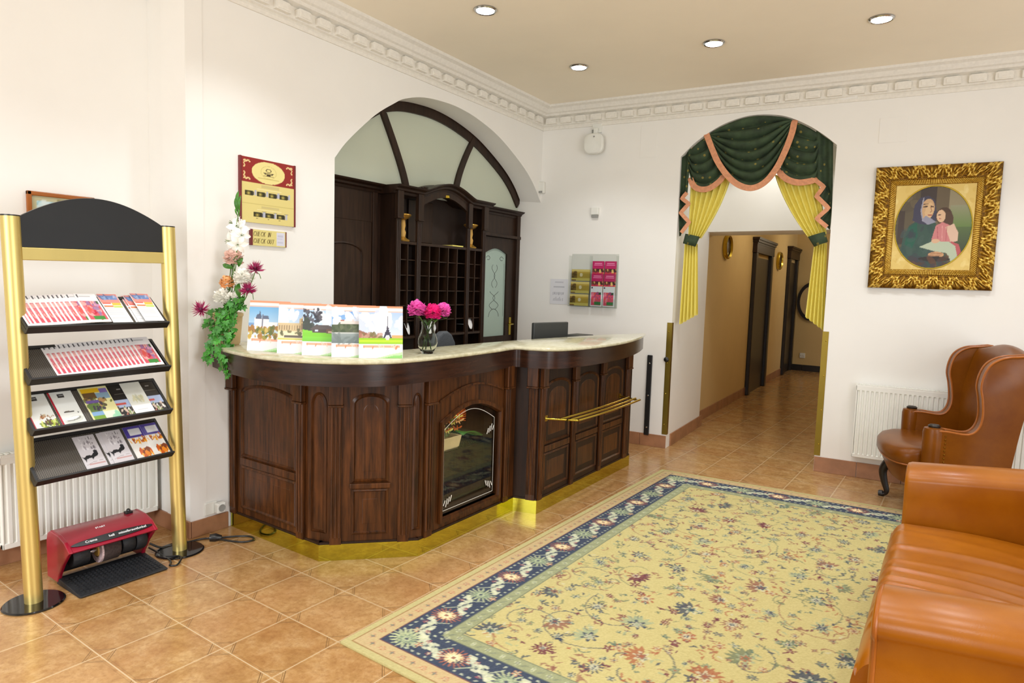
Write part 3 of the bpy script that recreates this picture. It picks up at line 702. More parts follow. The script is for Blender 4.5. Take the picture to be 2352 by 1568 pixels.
# projecting pigeonhole cabinet: frame coordinates measured on its face
PILU = [(1.81, 1.865), (2.06, 2.11), (2.75, 2.795), (2.995, 3.045)]
ZT, ZB = 1.842, 1.085
ubox('cabinet_side', 1.81, 1.825, -.42, DC-.01, .0, 2.26, 'wood_d'); ubox('cabinet_side', 3.03, 3.045, -.42, DC-.01, .0, 2.26, 'wood_d')
for u0, u1 in PILU:
    b = fmb(LWF); b.box(u0, u1, DC-.02, DC, .0, 2.06)
    for k in range(3):
        c = u0+(u1-u0)*(k+.5)/3; r = (u1-u0)*.11
        b.prism([(c+r*math.cos(PI*j/5), DC+r*math.sin(PI*j/5)) for j in range(6)], .8, 2.02, lambda p, q, t: (p, q, t))
    pp = obj('pilaster', b, M['wood_u'], un)
    b = fmb(LWF); b.box(u0-.006, u1+.006, DC-.02, DC+.022, 2.05, 2.265); b.box(u0-.01, u1+.01, DC-.02, DC+.026, 2.04, 2.052); obj('capital', b, M['wood_u'], pp, bevel=.004)
GR = [(1.865, 2.06, 2), (2.11, 2.75, 5), (2.795, 2.995, 2)]
for u0, u1, n in GR:
    b = fmb(LWF); b.box(u0-.01, u1+.01, -.33, DC-.004, ZT, ZT+.022); b.box(u0-.01, u1+.01, -.33, DC-.004, ZB-.02, ZB); b.box(u0, u1, -.335, -.33, ZB, 2.3)
    for k in range(1, n): u = u0+(u1-u0)*k/n; b.box(u-.0055, u+.0055, -.33, DC-.012, ZB, ZT)
    for k in range(1, 6): z = ZB+(ZT-ZB)*k/6; b.box(u0, u1, -.33, DC-.02, z-.004, z+.004)
    obj('pigeonhole_grid', b, M['wood_u'], un)
b = fmb(LWF); b.box(2.16, 2.48, -.30, -.29, 1.88, 2.24); obj('niche_panel', b, M['wood_u'], un, bevel=.006)
ubox('desk_back', 1.83, 3.05, -.42, -.34, 0, 1.08, 'wood_d')
# cornice: straight, breaking forward and arched over the middle
def corn(b, u0, u1, d, f, n=1, zoff=0.):
    prof = [(-.33-d, 2.235), (0, 2.235), (.008, 2.252), (.03, 2.262), (.034, 2.276), (.062, 2.29), (.07, 2.302), (-.33-d, 2.302)]
    b.loft([[(u0+(u1-u0)*k/n, d+q, z+f(u0+(u1-u0)*k/n)) for q, z in prof] for k in range(n+1)])
b = fmb(LWF); corn(b, .98, 1.80, DU, lambda u: 0); corn(b, 3.075, 3.885, DU, lambda u: 0); corn(b, 1.77, 2.11, DC, lambda u: 0); corn(b, 2.79, 3.1, DC, lambda u: 0)
corn(b, 2.11, 2.79, DC, lambda u: .088*(.5-.5*math.cos(2*PI*(u-2.11)/.68))**.6, 26); obj('cornice', b, M['wood_d'], un, smooth=.5)
b = fmb(LWF); n = 20
for k in range(n):
    ua, ub = 2.13+.64*k/n, 2.13+.64*(k+1)/n; f = lambda u: 2.175+.10*math.sin(PI*(u-2.13)/.64)
    b.add([(ua, DC-.03, f(ua)), (ub, DC-.03, f(ub)), (ub, DC-.03, 2.33), (ua, DC-.03, 2.33), (ua, DC, f(ua)), (ub, DC, f(ub)), (ub, DC, 2.33), (ua, DC, 2.33)], [(0, 1, 5, 4), (4, 5, 6, 7), (3, 2, 1, 0)])
obj('arched_head', b, M['wood_u'], un)
# right door with etched glass
ubox('stile', 3.06, 3.20, DU-.06, DU, 0, 2.26); ubox('stile', 3.80, 3.885, DU-.06, DU+.02, 0, 2.26); ubox('top_panel', 3.2, 3.8, DU-.06, DU-.012, 2.04, 2.26); ubox('lintel_bead', 3.18, 3.885, DU-.02, DU+.03, 2.015, 2.045)
h = (3.27, 3.66, 1.0, 1.90, .05)
dr = slab_with_hole(LWF, 'door', 3.2, 3.8, .02, 2.01, DU-.05, DU-.01, M['wood_u'], un, h)
b = fmb(LWF); b.box(3.25, 3.68, DU-.035, DU-.03, .98, 1.91); gp = obj('etched_pane', b, M['frost_d'], dr)
b = fmb(LWF)
def sw(pts, r=.0022): b.tube([(u, DU-.029, z) for u, z in pts], r, 4)
for s in (-1, 1):
    c = 3.465; sw([(c+s*(.03+.05*math.sin(k*.5)), 1.28+k*.012) for k in range(16)]); sw([(c+s*(.09*math.cos(k*.3)), 1.20+.08*math.sin(k*.3)) for k in range(8)]); sw([(c+s*(.02+.03*math.sin(k*.7)), 1.5+k*.018) for k in range(14)]); sw([(c+s*.17, 1.2+k*.05) for k in range(12)], .001); sw([(c+s*(.12+.03*math.cos(k*.6)), 1.80+.02*math.sin(k*.6)) for k in range(10)])
obj('etching', b, M['grey'], gp)
b = fmb(LWF); b.box(3.725, 3.765, DU-.01, DU-.004, 1.0, 1.19); hd = obj('handle_plate', b, M['brass'], dr, bevel=.003, label='brass handle plate')
b = fmb(LWF); b.tube([(3.745, DU-.004, 1.12), (3.745, DU+.035, 1.12), (3.73, DU+.045, 1.12), (3.65, DU+.045, 1.115)], .008, 8); obj('lever', b, M['brass'], hd, smooth=.8)

# fanlight above the unit
b = fmb(LWF); d0, d1 = DU-.06, DU
o1 = [tuple(p) for p in spline([(u, z) for u, z in ARCH], 50)]
def inset(c, k):
    out = []
    for i, p in enumerate(c):
        q0, q1 = np.array(c[max(i-1, 0)]), np.array(c[min(i+1, len(c)-1)]); t = (q1-q0)/np.linalg.norm(q1-q0); out.append((p[0]+t[1]*k, p[1]-t[0]*k))
    return out
o2 = inset(o1, .078)
b.loft([[(p[0], d0, p[1]+.02), (q[0], d0, q[1]), (q[0], d1, q[1]), (p[0], d1, p[1]+.02)] for p, q in zip(o1, o2)]); win = struct('window_1', b, M['wood_u'], None, smooth=.4)
win['label'] = 'frosted arched fanlight with walnut bars over the wall unit'
for pts in ([(1.80, 2.88), (1.93, 2.66), (2.04, 2.45), (2.10, 2.29)], [(3.03, 2.92), (2.90, 2.72), (2.80, 2.52), (2.745, 2.33)]):
    c = [tuple(p) for p in spline(pts, 14)]; b = fmb(LWF)
    b.loft([[(u-.034, DU-.03, z), (u+.034, DU-.03, z), (u+.034, DU+.004, z), (u-.034, DU+.004, z)] for u, z in c]); struct('glazing_bar', b, M['wood_u'], win)
b = fmb(LWF); o3 = inset(o1, .03)
b.add([(u, DU-.02, z) for u, z in o3]+[(3.885, DU-.02, 2.28), (1.0, DU-.02, 2.28)], [tuple(range(len(o3)+2))]); struct('frosted_pane', b, M['frost'], win)

# things on and in the unit
def ornament(u, label):
    t = thing('pedestal_bowl', label, 'ornament', LWF.p(u, ZT+.022, -.165))
    def put(b): b.v = [tuple(np.array(v)+LWF.p(u, ZT+.022, -.165)) for v in b.v]; return b
    obj('foot', put(MB().lathe([(.001, 0), (.055, 0), (.06, .012), (.03, .03), (.02, .04), (.001, .04)], 20)), M['cork'], t, smooth=.8)
    obj('stem', put(MB().lathe([(.02, .04), (.026, .075), (.016, .10), (.022, .13), (.018, .175), (.001, .176)], 16)), M['corewood'], t, smooth=.8)
    obj('bowl', put(MB().lathe([(.015, .175), (.045, .19), (.07, .215), (.066, .222), (.03, .23), (.001, .228)], 20)), M['cork'], t, smooth=.8)
ornament(1.955, 'gold pedestal bowl ornament in upper left niche of the wall unit'); ornament(2.885, 'gold pedestal bowl ornament in upper right niche of the wall unit')
b = fmb(LWF); b.box(2.56, 2.72, -.24, -.12, ZT+.0225, ZT+.034); tag(obj('yellow_folder', b, M['curtain'], bevel=.002), 'yellow folder lying on top of the middle pigeonholes', 'folder')
b = fmb(LWF); b.lathe([(.001, 0), (.02, 0), (.03, .03), (.024, .032), (.001, .03)], 14)
b = MB(); b.lathe([(.012, .0), (.03, -.004), (.034, -.025), (.026, -.03), (.001, -.026)], 18); b.v = [tuple(np.array(v)+LWF.p(2.45, 2.30, -.115)) for v in b.v]
tag(obj('cabinet_spotlight', b, M['brass'], smooth=.8), 'tiny brass spotlight under the arched centre of the wall unit cornice', 'spotlight')
b = fmb(LWF); cp = [LWF.px(*q, -.13) for q in ((972, 442), (985, 438), (1000, 433), (1016, 427))]
b.tube([(u, -.13, z) for u, z in cp], [.012, .016, .018, .014], 8); b.tube([(cp[2][0]-.02, -.13, cp[2][1]+.008), (cp[3][0]+.03, -.13, cp[3][1]+.004)], .02, 8)
tag(obj('lamp_cable', b, M['chrome'], smooth=.8), 'grey cable lying on top of the arched wall unit cornice', 'cable')
for q0, q1, lab in (((936, 742), (949, 766), 'white letter sticking out of bottom left pigeonhole, beside the vase'), ((985, 741), (1012, 763), 'white letter sticking out of bottom pigeonhole just right of the vase'), ((1078, 731), (1093, 753), 'white letter sticking out of lower right pigeonhole near etched door')):
    (ua, za), (ub, zb_) = LWF.px(*q0, -.095), LWF.px(*q1, -.095); b = fmb(LWF); n = 10
    b.grid(lambda s, t: (ua+(ub-ua)*s*(1-.45*(1-t)**2), -.085-.05*t-.02*s*s, zb_+(za-zb_)*t-.006*math.sin(PI*s)), 8, n)
    b.add([(ua+.01, -.30, zb_+.03), (ub-.012, -.30, zb_+.03), (ub-.012, -.13, zb_+.035), (ua+.01, -.13, zb_+.035)], [(0, 1, 2, 3)])
    tag(obj('letter', b, M['paper'], solid=.002, smooth=1.), lab, 'letter', 'letters in the pigeonholes')

# desk, screen, chair and printer behind the counter
t = thing('reception_desk', 'low dark desk hidden behind the counter, carrying the computer screen', 'desk', (-2.9, 4.3, 0))
obj('desk_top', MB().box(-3.08, -2.705, 3.3, 5.1, .72, .75), M['wood_d'], t, bevel=.004)
for y in (3.35, 5.05): obj('panel_leg', MB().box(-3.05, -2.715, y-.015, y+.015, 0, .72), M['wood_d'], t)
PM = Face(tuple(at(1226, 770, 0, -2.86)[:2]), tuple(at(1305, 770, 0, -2.78)[:2]))
zt = PM.px(1265, 739)[1]; w_ = PM.L
t = thing('computer_monitor', 'dark grey back of a computer monitor rising behind the counter', 'monitor', PM.p(w_/2, .75, -.1), PM.rot())
b = fmb(PM); b.box(0, w_, -.03, 0, zt-.31, zt-.004); obj('screen_housing', b, M['grey'], t, bevel=.008)
b = fmb(PM); b.box(.02, w_-.02, -.033, -.0299, zt-.29, zt-.02); obj('screen', b, M['black'], t)
b = fmb(PM); b.box(w_/2-.03, w_/2+.03, -.02, -.0, .76, zt-.25); b.box(w_/2-.12, w_/2+.12, -.1, .09, .75, .762); obj('stand', b, M['grey'], t, bevel=.004)
q = at(1328, 768, 0, -2.80); t = thing('receipt_printer', 'dark printer top just showing behind the counter, right of the monitor', 'printer', (q[0], q[1], .75))
obj('printer_body', MB().box(q[0]-.09, q[0]+.09, q[1]-.12, q[1]+.13, .75, q[2]), M['grey'], t, bevel=.012); obj('paper_slot', MB().box(q[0]-.05, q[0]+.05, q[1]-.1, q[1]-.08, q[2]-.004, q[2]+.002), M['black'], t)
q = at(1018, 759, 0, -3.2); t = thing('office_chair', 'grey round-backed office chair behind the counter, right of the vase', 'chair', (q[0], q[1], 0), 1.2)
b = MB(); b.T = lambda p: (q[0]+p[0], q[1]+p[1], p[2]); zt = q[2]
prof = [(-.10, zt-.42), (-.135, zt-.2), (-.115, zt-.09), (-.075, zt-.03), (-.03, zt-.004), (.03, zt-.004), (.075, zt-.03), (.115, zt-.09), (.135, zt-.2), (.10, zt-.42)]
b.prism(prof, -.03, .03, lambda p_, z_, d_: (d_*1., p_, z_)); obj('backrest', b, M['greyfab'], t, bevel=.02, seg=3)
b = MB(); b.T = lambda p: (q[0]+p[0], q[1]+p[1], p[2]); b.box(.02, .46, -.22, .22, .44, .52); obj('seat', b, M['greyfab'], t, bevel=.03, seg=3)
b = MB(); b.T = lambda p: (q[0]+p[0], q[1]+p[1], p[2]); b.tube([(.24, 0, .44), (.24, 0, .08)], .025, 10); b.box(-.01, .02, -.03, .03, .46, zt-.3); obj('column', b, M['black'], t)
for k in range(5):
    b = MB(); b.T = lambda p: (q[0]+p[0], q[1]+p[1], p[2]); a = k*2*PI/5; b.tube([(.24, 0, .09), (.24+.26*math.cos(a), .26*math.sin(a), .055)], [.02, .014], 8); b.ball((.24+.26*math.cos(a), .26*math.sin(a), .027), .027, 6); obj('star_leg', b, M['black'], t)
# ================================================================== BROCHURE STAND
SL, SR = np.array([-3.47, 1.173]), np.array([-3.532, 1.896])
SF = Face(tuple(SL), tuple(SR)); SW = SF.L
st = thing('brochure_stand', 'gold tube brochure stand with black arched header and four tilted trays', 'brochure stand', SF.p(SW/2, 0), SF.rot())
LEAN = np.array([-.015, -.036])
for k, (P, ztop) in enumerate(((SL, 1.775), (SR, 1.79))):
    b = MB(); b.lathe([(.001, 0), (.118, 0), (.124, .005), (.118, .010), (.001, .012)], 48, (P[0], P[1], 0)); obj('base_disc', b, M['disc'], st, smooth=.6)
    b = MB(); b.tube([(P[0], P[1], .01), (P[0]+LEAN[0], P[1]+LEAN[1], ztop)], .037, 28); po = obj('post', b, M['gold'], st, smooth=.8)
    b = MB(); b.lathe([(.037, 0), (.037, .006), (.001, .008)], 28, (P[0]+LEAN[0], P[1]+LEAN[1], ztop)); obj('end_cap', b, M['black'], po, smooth=.8)
def sfb():
    b = MB(); b.T = lambda p: SF.p(p[0], p[2], p[1])+np.array([LEAN[0], LEAN[1], 0])*(p[2]/1.78); return b
b = sfb(); n = 40
b.prism([(.03, 1.642), (SW-.03, 1.655)]+[(SW-.03-(SW-.06)*k/n, 1.775+.015*(1-k/n)+.112*math.sin(PI*k/n)**.9) for k in range(n+1)], -.008, .008, lambda p, q, t: (p, t, q)); obj('header_panel', b, M['black'], st, bevel=.002)
b = sfb(); b.prism([(.03, 1.585), (SW-.03, 1.597), (SW-.03, 1.655), (.03, 1.642)], -.014, .014, lambda p, q, t: (p, t, q)); obj('cross_bar', b, M['gold'], st, bevel=.003)
TR = [(1.283, 1.412), (1.052, 1.186), (.822, .972), (.590, .752)]   # z of front lip and of back edge
TD0, TD1 = -.075, .085
trayM = []
for zf, zb in TR:
    tl = math.hypot(TD1-TD0, zb-zf); sh = LEAN*(zf/1.78)
    O = SF.p(.0, zb, TD0)+np.array([sh[0], sh[1], 0]); vd = (SF.n*(TD1-TD0)+np.array([0, 0, zf-zb]))/tl; nd = np.cross(SF.u, vd); nd = -nd if nd[2] < 0 else nd
    # local x along the tray, y = outward normal, z = down-slope reversed (up-slope)
    T = lambda p, O=O, vd=vd, nd=nd: O+SF.u*p[0]+vd*p[1]+nd*p[2]
    TW = .655
    b = MB(); b.T = T; b.box(0, TW, 0, tl, -.006, 0); tr = obj('tray', b, M['blackmat'], st, label='black tray with perforated bed')
    b = MB(); b.T = T; b.box(.016, TW-.016, .016, tl-.004, .0, .0015); obj('perforated_bed', b, M['mesh'], tr)
    b = MB(); b.T = T; b.box(0, TW, tl-.003, tl+.008, -.022, .018); obj('front_lip', b, M['blackmat'], tr, bevel=.002)
    b = MB(); b.T = T; b.box(0, TW, -.004, .014, -.012, .006); obj('back_rail', b, M['blackmat'], tr, bevel=.002)
    for x in (0, TW-.014): b = MB(); b.T = T; b.box(x, x+.014, 0, tl, -.03, .008); obj('side_rail', b, M['blackmat'], tr, bevel=.002)
    # sheet matrix: sheet x -> tray u, sheet z -> up-slope, sheet -y -> normal
    trayM.append(lambda u, h, rot=0., drop=0., O=O, vd=vd, nd=nd, tl=tl: Matrix([[*(SF.u*math.cos(rot)-vd*math.sin(rot))][i:i+1]+[float(-nd[i])]+[float((-vd*math.cos(rot)-SF.u*math.sin(rot))[i])]+[float((O+SF.u*u+vd*(tl-.004-drop)+nd*h)[i])] for i in range(3)]+[[0, 0, 0, 1]]))
LW_, LH_ = .098, .205
def cv_red(seed=1):
    c = Canvas(30, 56, (244, 240, 240), 2.)
    c.rect(.0, .86, .16, .97, (70, 70, 76)); c.rect(.2, .89, .7, .92, (190, 188, 190))
    c.rect(.1, .08, .93, .74, (214, 88, 104)); c.blobs(26, .1, .1, .93, .72, [(226, 130, 140), (190, 30, 60), (206, 150, 190), (240, 190, 180), (230, 90, 80), (150, 120, 170)], .04, .17, .45, .8, seed)
    c.rect(0, 0, .1, 1, (246, 242, 242)); c.rect(.93, 0, 1, 1, (246, 242, 242)); c.rect(0, .74, 1, .86, (246, 242, 242)); c.rect(0, 0, 1, .06, (246, 242, 242)); c.rect(.3, .08, .8, .2, (60, 140, 60)); c.rect(.8, .62, .93, .74, (60, 90, 50)); return c
red1 = sheet('tourist_leaflet', LW_, LH_, cv_red(), trayM[0](.008, .012, .02), parent=None)
tag(red1, 'first red-patterned leaflet from the left, fanned on the top tray', 'leaflet', 'fanned red leaflets on the top tray')
us = [.008, .020, .036, .058, .081, .104, .128, .147, .165, .184, .203, .228]
for i, u in enumerate(us[1:], 1): dup(red1, trayM[0](u, .012+.0011*i, .02), '%s red-patterned leaflet from the left, fanned on the top tray' % ORD[i])
tag(dup(red1, trayM[0](.262, .0135+.0011*12, -.02, 0), 'fully visible red-patterned leaflet ending the fan on the top tray'), 'fully visible red-patterned leaflet ending the fan on the top tray', 'leaflet', 'fanned red leaflets on the top tray')
for i in range(20):
    lab = '%s leaflet from the left in the red fan on the second tray' % ORD[i]
    d = dup(red1, trayM[1](.118+.0212*i, .003+.0011*i, .015-.001*i, .002), lab); d['group'] = 'fanned red leaflets on the second tray'
c = Canvas(30, 56, (246, 246, 246), 2.); c.rect(.02, .66, .98, .97, (236, 150, 140)); c.rect(.12, .78, .9, .92, (110, 140, 196)); c.blobs(10, .1, .78, .9, .9, [(140, 170, 210), (90, 110, 160), (190, 190, 220)], .05, .12, .4, .8, 4)
c.rect(.06, .62, .45, .66, (226, 90, 70)); c.rect(.5, .58, .95, .66, (238, 200, 80)); c.rect(.06, .52, .5, .57, (230, 140, 90)); c.rect(.5, .5, .95, .56, (190, 220, 90)); [c.rect(.1, .14+.06*k, .8, .155+.06*k, (205, 208, 210)) for k in range(6)]
rb = sheet('tourist_leaflet', LW_, LH_+.012, c, trayM[0](.372, .016, -.03, .004)); tag(rb, 'colour-banded white leaflet next to the red fan on the top tray', 'leaflet')
for k, (u, h, lab) in enumerate(((.492, .004, 'lowest leaflet of the colour-banded stack at right end of top tray'), (.503, .008, 'middle leaflet of the colour-banded stack at right end of top tray'), (.530, .022, 'topmost leaflet of the colour-banded stack at right end of top tray'))):
    d = dup(rb, trayM[0](u, h, -.05, .002), lab); d['group'] = 'colour-banded stack on the top tray'
# third tray
def cv3a(red=True):
    c = Canvas(34, 64, (232, 234, 228), 2.); c.rect(0, 0, .07, 1, (176, 24, 44)); c.rect(.36, .80, .62, .92, (48, 46, 44)); c.rect(.4, .85, .58, .88, (150, 150, 150)); return c
c = cv3a(); c.blobs(40, .3, .02, .98, .22, [(170, 186, 40), (110, 130, 30), (90, 60, 30), (210, 220, 120), (60, 80, 20)], .03, .1, .6, .9, 2); c.ell(.5, .33, .16, .05, (206, 190, 160), .4); c.blobs(10, .4, .27, .62, .38, [(90, 60, 40), (240, 236, 230), (180, 120, 80)], .02, .05, .6, .9, 7); c.blobs(6, .7, .3, .98, .36, [(150, 110, 70)], .02, .05, .5, .8, 3)
o = sheet('restaurant_leaflet', .104, LH_, c, trayM[2](.012, .004, .0)); tag(o, 'white leaflet with green salad picture, first on the third tray', 'leaflet')
c = cv3a(); c.ell(.56, .14, .42, .10, (214, 216, 206), .1); c.ell(.56, .16, .32, .05, (150, 150, 140), .1); c.ell(.5, .18, .3, .04, (240, 240, 236), .1); c.rect(.3, .36, .72, .385, (60, 56, 54)); c.ell(.45, .39, .1, .02, (120, 110, 100)); c.ell(.85, .33, .03, .02, (60, 60, 60))
o = sheet('restaurant_leaflet', .104, LH_, c, trayM[2](.128, .004, .0)); tag(o, 'white leaflet with red spine and pale plate picture on the third tray', 'leaflet')
c = Canvas(44, 70, (228, 222, 160), 1.5); c.rect(.05, .84, .68, .96, (232, 186, 24)); c.rect(.68, .8, .96, .94, (130, 110, 176)); c.rect(.05, .64, .5, .84, (110, 84, 50)); c.rect(.5, .62, .96, .8, (140, 170, 190)); c.blobs(30, .06, .4, .95, .64, [(150, 120, 60), (110, 120, 60), (180, 140, 90), (90, 80, 60)], .04, .1, .6, .9, 5); c.rect(.05, .52, .5, .6, (110, 90, 150)); c.rect(.05, .26, .45, .5, (104, 130, 70)); c.blobs(12, .2, .3, .6, .5, [(70, 60, 80), (130, 150, 80)], .03, .07, 1, .9, 9); c.rect(.05, .14, .45, .26, (130, 170, 210)); c.rect(.05, .02, .45, .14, (120, 160, 50)); c.rect(.45, .02, .96, .24, (226, 236, 210)); c.blobs(6, .7, .04, .94, .2, [(150, 210, 170)], .05, .1, 1, .7, 2)
o = sheet('regional_magazine', .135, LH_, c, trayM[2](.262, .006, .0)); tag(o, 'yellow-bordered photo magazine in the middle of the third tray', 'magazine')
def cvd(): 
    c = Canvas(34, 64, (38, 34, 30), 2.); c.rect(.4, .84, .6, .87, (150, 145, 140)); c.rect(.2, .69, .8, .71, (110, 105, 95)); c.rect(0, .28, 1, .52, (176, 190, 220)); c.rect(.0, .36, .5, .42, (200, 90, 80)); c.blobs(30, 0, .02, 1, .28, [(226, 200, 180), (240, 236, 228), (130, 150, 90), (190, 120, 100), (90, 80, 70)], .03, .1, .6, .9, 8); return c
o = sheet('spa_leaflet', .108, LH_, cvd(), trayM[2](.396, .003, .0)); tag(o, 'black-topped leaflet between the yellow magazine and the plain white leaflet', 'leaflet')
d = dup(o, trayM[2](.545, .003, .0), 'black-topped leaflet at right end of the third tray')
c = Canvas(34, 64, (226, 226, 214), 2.); c.blobs(22, .25, .4, .75, .56, [(206, 200, 150), (190, 190, 160), (216, 206, 170)], .04, .1, .5, .6, 2); c.rect(0, 0, 1, .27, (240, 240, 240)); c.rect(.15, .275, .95, .285, (180, 180, 176)); c.rect(.2, .12, .7, .13, (206, 206, 206))
o = sheet('town_map_leaflet', .1, LH_, c, trayM[2](.466, .008, -.0)); tag(o, 'plain whitish map leaflet lying over dark leaflets on the third tray', 'leaflet')
# fourth tray
c = Canvas(40, 70, (206, 200, 202), 1.9)
for v in (.9, .76, .62): c.blobs(14, .25, v-.03, .8, v+.04, [(160, 152, 156), (120, 114, 118), (226, 222, 222)], .02, .06, .7, .8, int(v*100))
c.poly([(.0, .40), (.12, .36), (.25, .42), (.5, .40), (.6, .46), (.78, .50), (.82, .42), (.72, .36), (.55, .33), (.48, .26), (.44, .33), (.2, .31), (.12, .22), (.1, .31)], (28, 27, 30)); c.ell(.72, .5, .1, .04, (36, 35, 40)); c.rect(.2, .12, .95, .17, (190, 150, 146)); c.line([(.1, .14), (.4, .2), (.9, .22)], .02, (150, 140, 140))
o = sheet('museum_leaflet', .098, LH_-.01, c, trayM[3](.222, .004, .0)); tag(o, 'grey leaflet with black animal drawing, left of pair on bottom tray', 'leaflet', 'grey animal leaflets on the bottom tray')
for u, h, lab in ((.332, .004, 'grey animal leaflet almost hidden under its right-hand neighbour on the bottom tray'), (.350, .008, 'grey leaflet with black animal drawing, uppermost beside purple leaflets')): dup(o, trayM[3](u, h, 0.), lab)
c = Canvas(36, 60, (228, 224, 216), 1.9); c.rect(0, .66, 1, 1, (78, 66, 150)); c.rect(.22, .72, .85, .93, (224, 224, 226)); c.blobs(26, 0, .5, 1, .62, [(206, 110, 20), (150, 60, 10), (230, 160, 40)], .03, .1, .4, .9, 6); c.blobs(22, .3, .02, 1, .26, [(196, 84, 10), (226, 130, 20), (120, 50, 10), (240, 170, 60)], .05, .14, .6, .95, 3); c.rect(0, 0, 1, .03, (120, 90, 60))
o = sheet('festival_leaflet', .096, LH_-.004, c, trayM[3](.466, .004, .0)); tag(o, 'purple and orange leaflet beside the grey animal leaflets on bottom tray', 'leaflet', 'purple and orange leaflets on the bottom tray')
dup(o, trayM[3](.556, .006, 0.), 'purple and orange leaflet at right end of bottom tray')

# ================================================================== RADIATORS
def radiator(name_label, face, u0, u1, z0, z1, d0, d1, pitch):
    t = thing('panel_radiator', name_label, 'radiator', face.p((u0+u1)/2, z0, d0), face.rot())
    b = fmb(face); n = int((u1-u0-.03)/pitch); prof = []
    u = u0+.015
    for k in range(n): a = u+k*pitch; prof += [(a, d1-.012), (a+pitch*.3, d1-.012), (a+pitch*.42, d1), (a+pitch*.88, d1)]
    prof += [(u1-.01, d1-.012)]
    b.prism([(u0+.01, d1-.03)]+prof+[(u1-.01, d1-.03)], z0+.03, z1-.05, lambda p, q, tt: (p, q, tt)); obj('front_panel', b, M['white'], t, smooth=.4)
    b = fmb(face); b.box(u0, u1, d1-.03, d1-.003, z1-.052, z1-.008); b.box(u0, u1, d1-.03, d1-.003, z0, z0+.032); b.box(u0, u0+.012, d1-.03, d1-.003, z0, z1); b.box(u1-.012, u1, d1-.03, d1-.003, z0, z1); obj('rim', b, M['white'], t, bevel=.005)
    b = fmb(face); b.box(u0, u1, d0, d0+.02, z0, z1-.01); obj('rear_panel', b, M['white'], t, bevel=.005)
    b = fmb(face); b.box(u0-.002, u1+.002, d0+.015, d1-.006, z1-.012, z1-.008)
    m = int((u1-u0)/.028)
    for k in range(m): b.box(u0+.008+k*.028, u0+.022+k*.028, d0+.015, d1-.006, z1-.008, z1)
    b.box(u0-.002, u1+.002, d0+.01, d0+.018, z1-.012, z1); b.box(u0-.002, u1+.002, d1-.012, d1-.004, z1-.012, z1); obj('top_grille', b, M['white'], t)
    return t
NF = Face((NX, .0), (NX, 2.03))
tr_ = radiator('white panel radiator in the niche behind the brochure stand', NF, 1.215, 2.005, .105, .60, .015, .09, .0335)
b = MB(); b.tube([(-4.0, 1.215, .13), (-4.0, 1.17, .13), (-4.0, 1.17, .055), (-4.04, 1.17, .03)], .009, 8); obj('pipe', b, M['white'], tr_)
b = MB(); b.tube([(-3.985, 1.165, .56), (-3.985, 1.2, .56)], .022, 12); b.tube([(-3.985, 1.2, .56), (-3.985, 1.225, .56)], .012, 10); obj('valve', b, M['white'], tr_)
b = MB(); b.tube([(-4.0, 1.19, .13), (-4.0, 1.15, .13)], .016, 10); obj('valve', b, M['chrome'], tr_)
radiator('white panel radiator under the gilt framed painting, behind the wing armchair', BWF, 3.05, 4.5, .19, .805, .02, .10, .0335)

# ================================================================== SHOE POLISHER
PF = Face((-3.40, 1.318), (-3.40, 1.765)); PF.u = PF.u*.90; po = thing('shoe_polisher', 'crimson electric shoe polisher with round brushes under the brochure stand', 'shoe polisher', (-3.55, 1.535, 0), 0.05)
PL = .46
side = [(-.31, .0), (-.31, .20), (-.295, .235), (-.26, .25), (-.17, .243), (-.10, .215), (-.045, .175), (-.05, .168), (-.10, .19), (-.15, .10), (-.20, .0)]
def pfb(): b = MB(); b.T = lambda p: PF.p(p[0], p[2], p[1]); return b
b = pfb(); b.loft([[(u, d, z) for d, z in [(-.31, .02), (-.31, .20), (-.295, .24), (-.26, .258), (-.17, .254), (-.10, .235), (-.045, .196), (-.052, .189), (-.11, .222), (-.18, .24), (-.26, .243), (-.285, .215), (-.295, .02)]] for u in (0, PL)]); obj('hood', b, M['red'], po, smooth=.7)
for u0, u1 in ((-.004, .018), (PL-.018, PL+.004)):
    b = pfb(); b.prism([(-.31, .012), (-.31, .20), (-.295, .241), (-.26, .259), (-.17, .255), (-.10, .236), (-.04, .196), (-.07, .178), (-.13, .115), (-.175, .05), (-.19, .012)], u0, u1, lambda p, q, t: (t, p, q)); obj('side_cheek', b, M['red'], po, bevel=.006)
b = pfb(); b.box(.018, PL-.018, -.295, -.28, .02, .22); obj('back_wall', b, M['black'], po)
b = pfb(); b.prism([(.0, .006), (0, .012), (-.26, .032), (-.29, .032), (-.29, .0), (-.02, .0)], .0, PL, lambda p, q, t: (t, p*.9+.055, q)); obj('base_tray', b, M['rubber'], po, bevel=.006)
b = pfb()
for i in range(20):
    for j in range(9):
        u, d = .02+i*.0215, .03-.022*j; z = .0135-(d-.055)/.9*.077
        b.box(u, u+.013, d-.013, d, z-.004, z+.0035)
obj('rubber_mat', b, M['rubber'], po)
n = 26
b = pfb(); b.prism([(PL/2+.215*math.cos(2*PI*k/n), .019*math.sin(2*PI*k/n)) for k in range(n)], 0, .003, lambda p, q, t: (p, -.072+.8*q+t*.6, .2185-.62*q+t*.8)); lb = obj('oval_badge', b, M['black'], po, label='black oval badge with pale lettering')
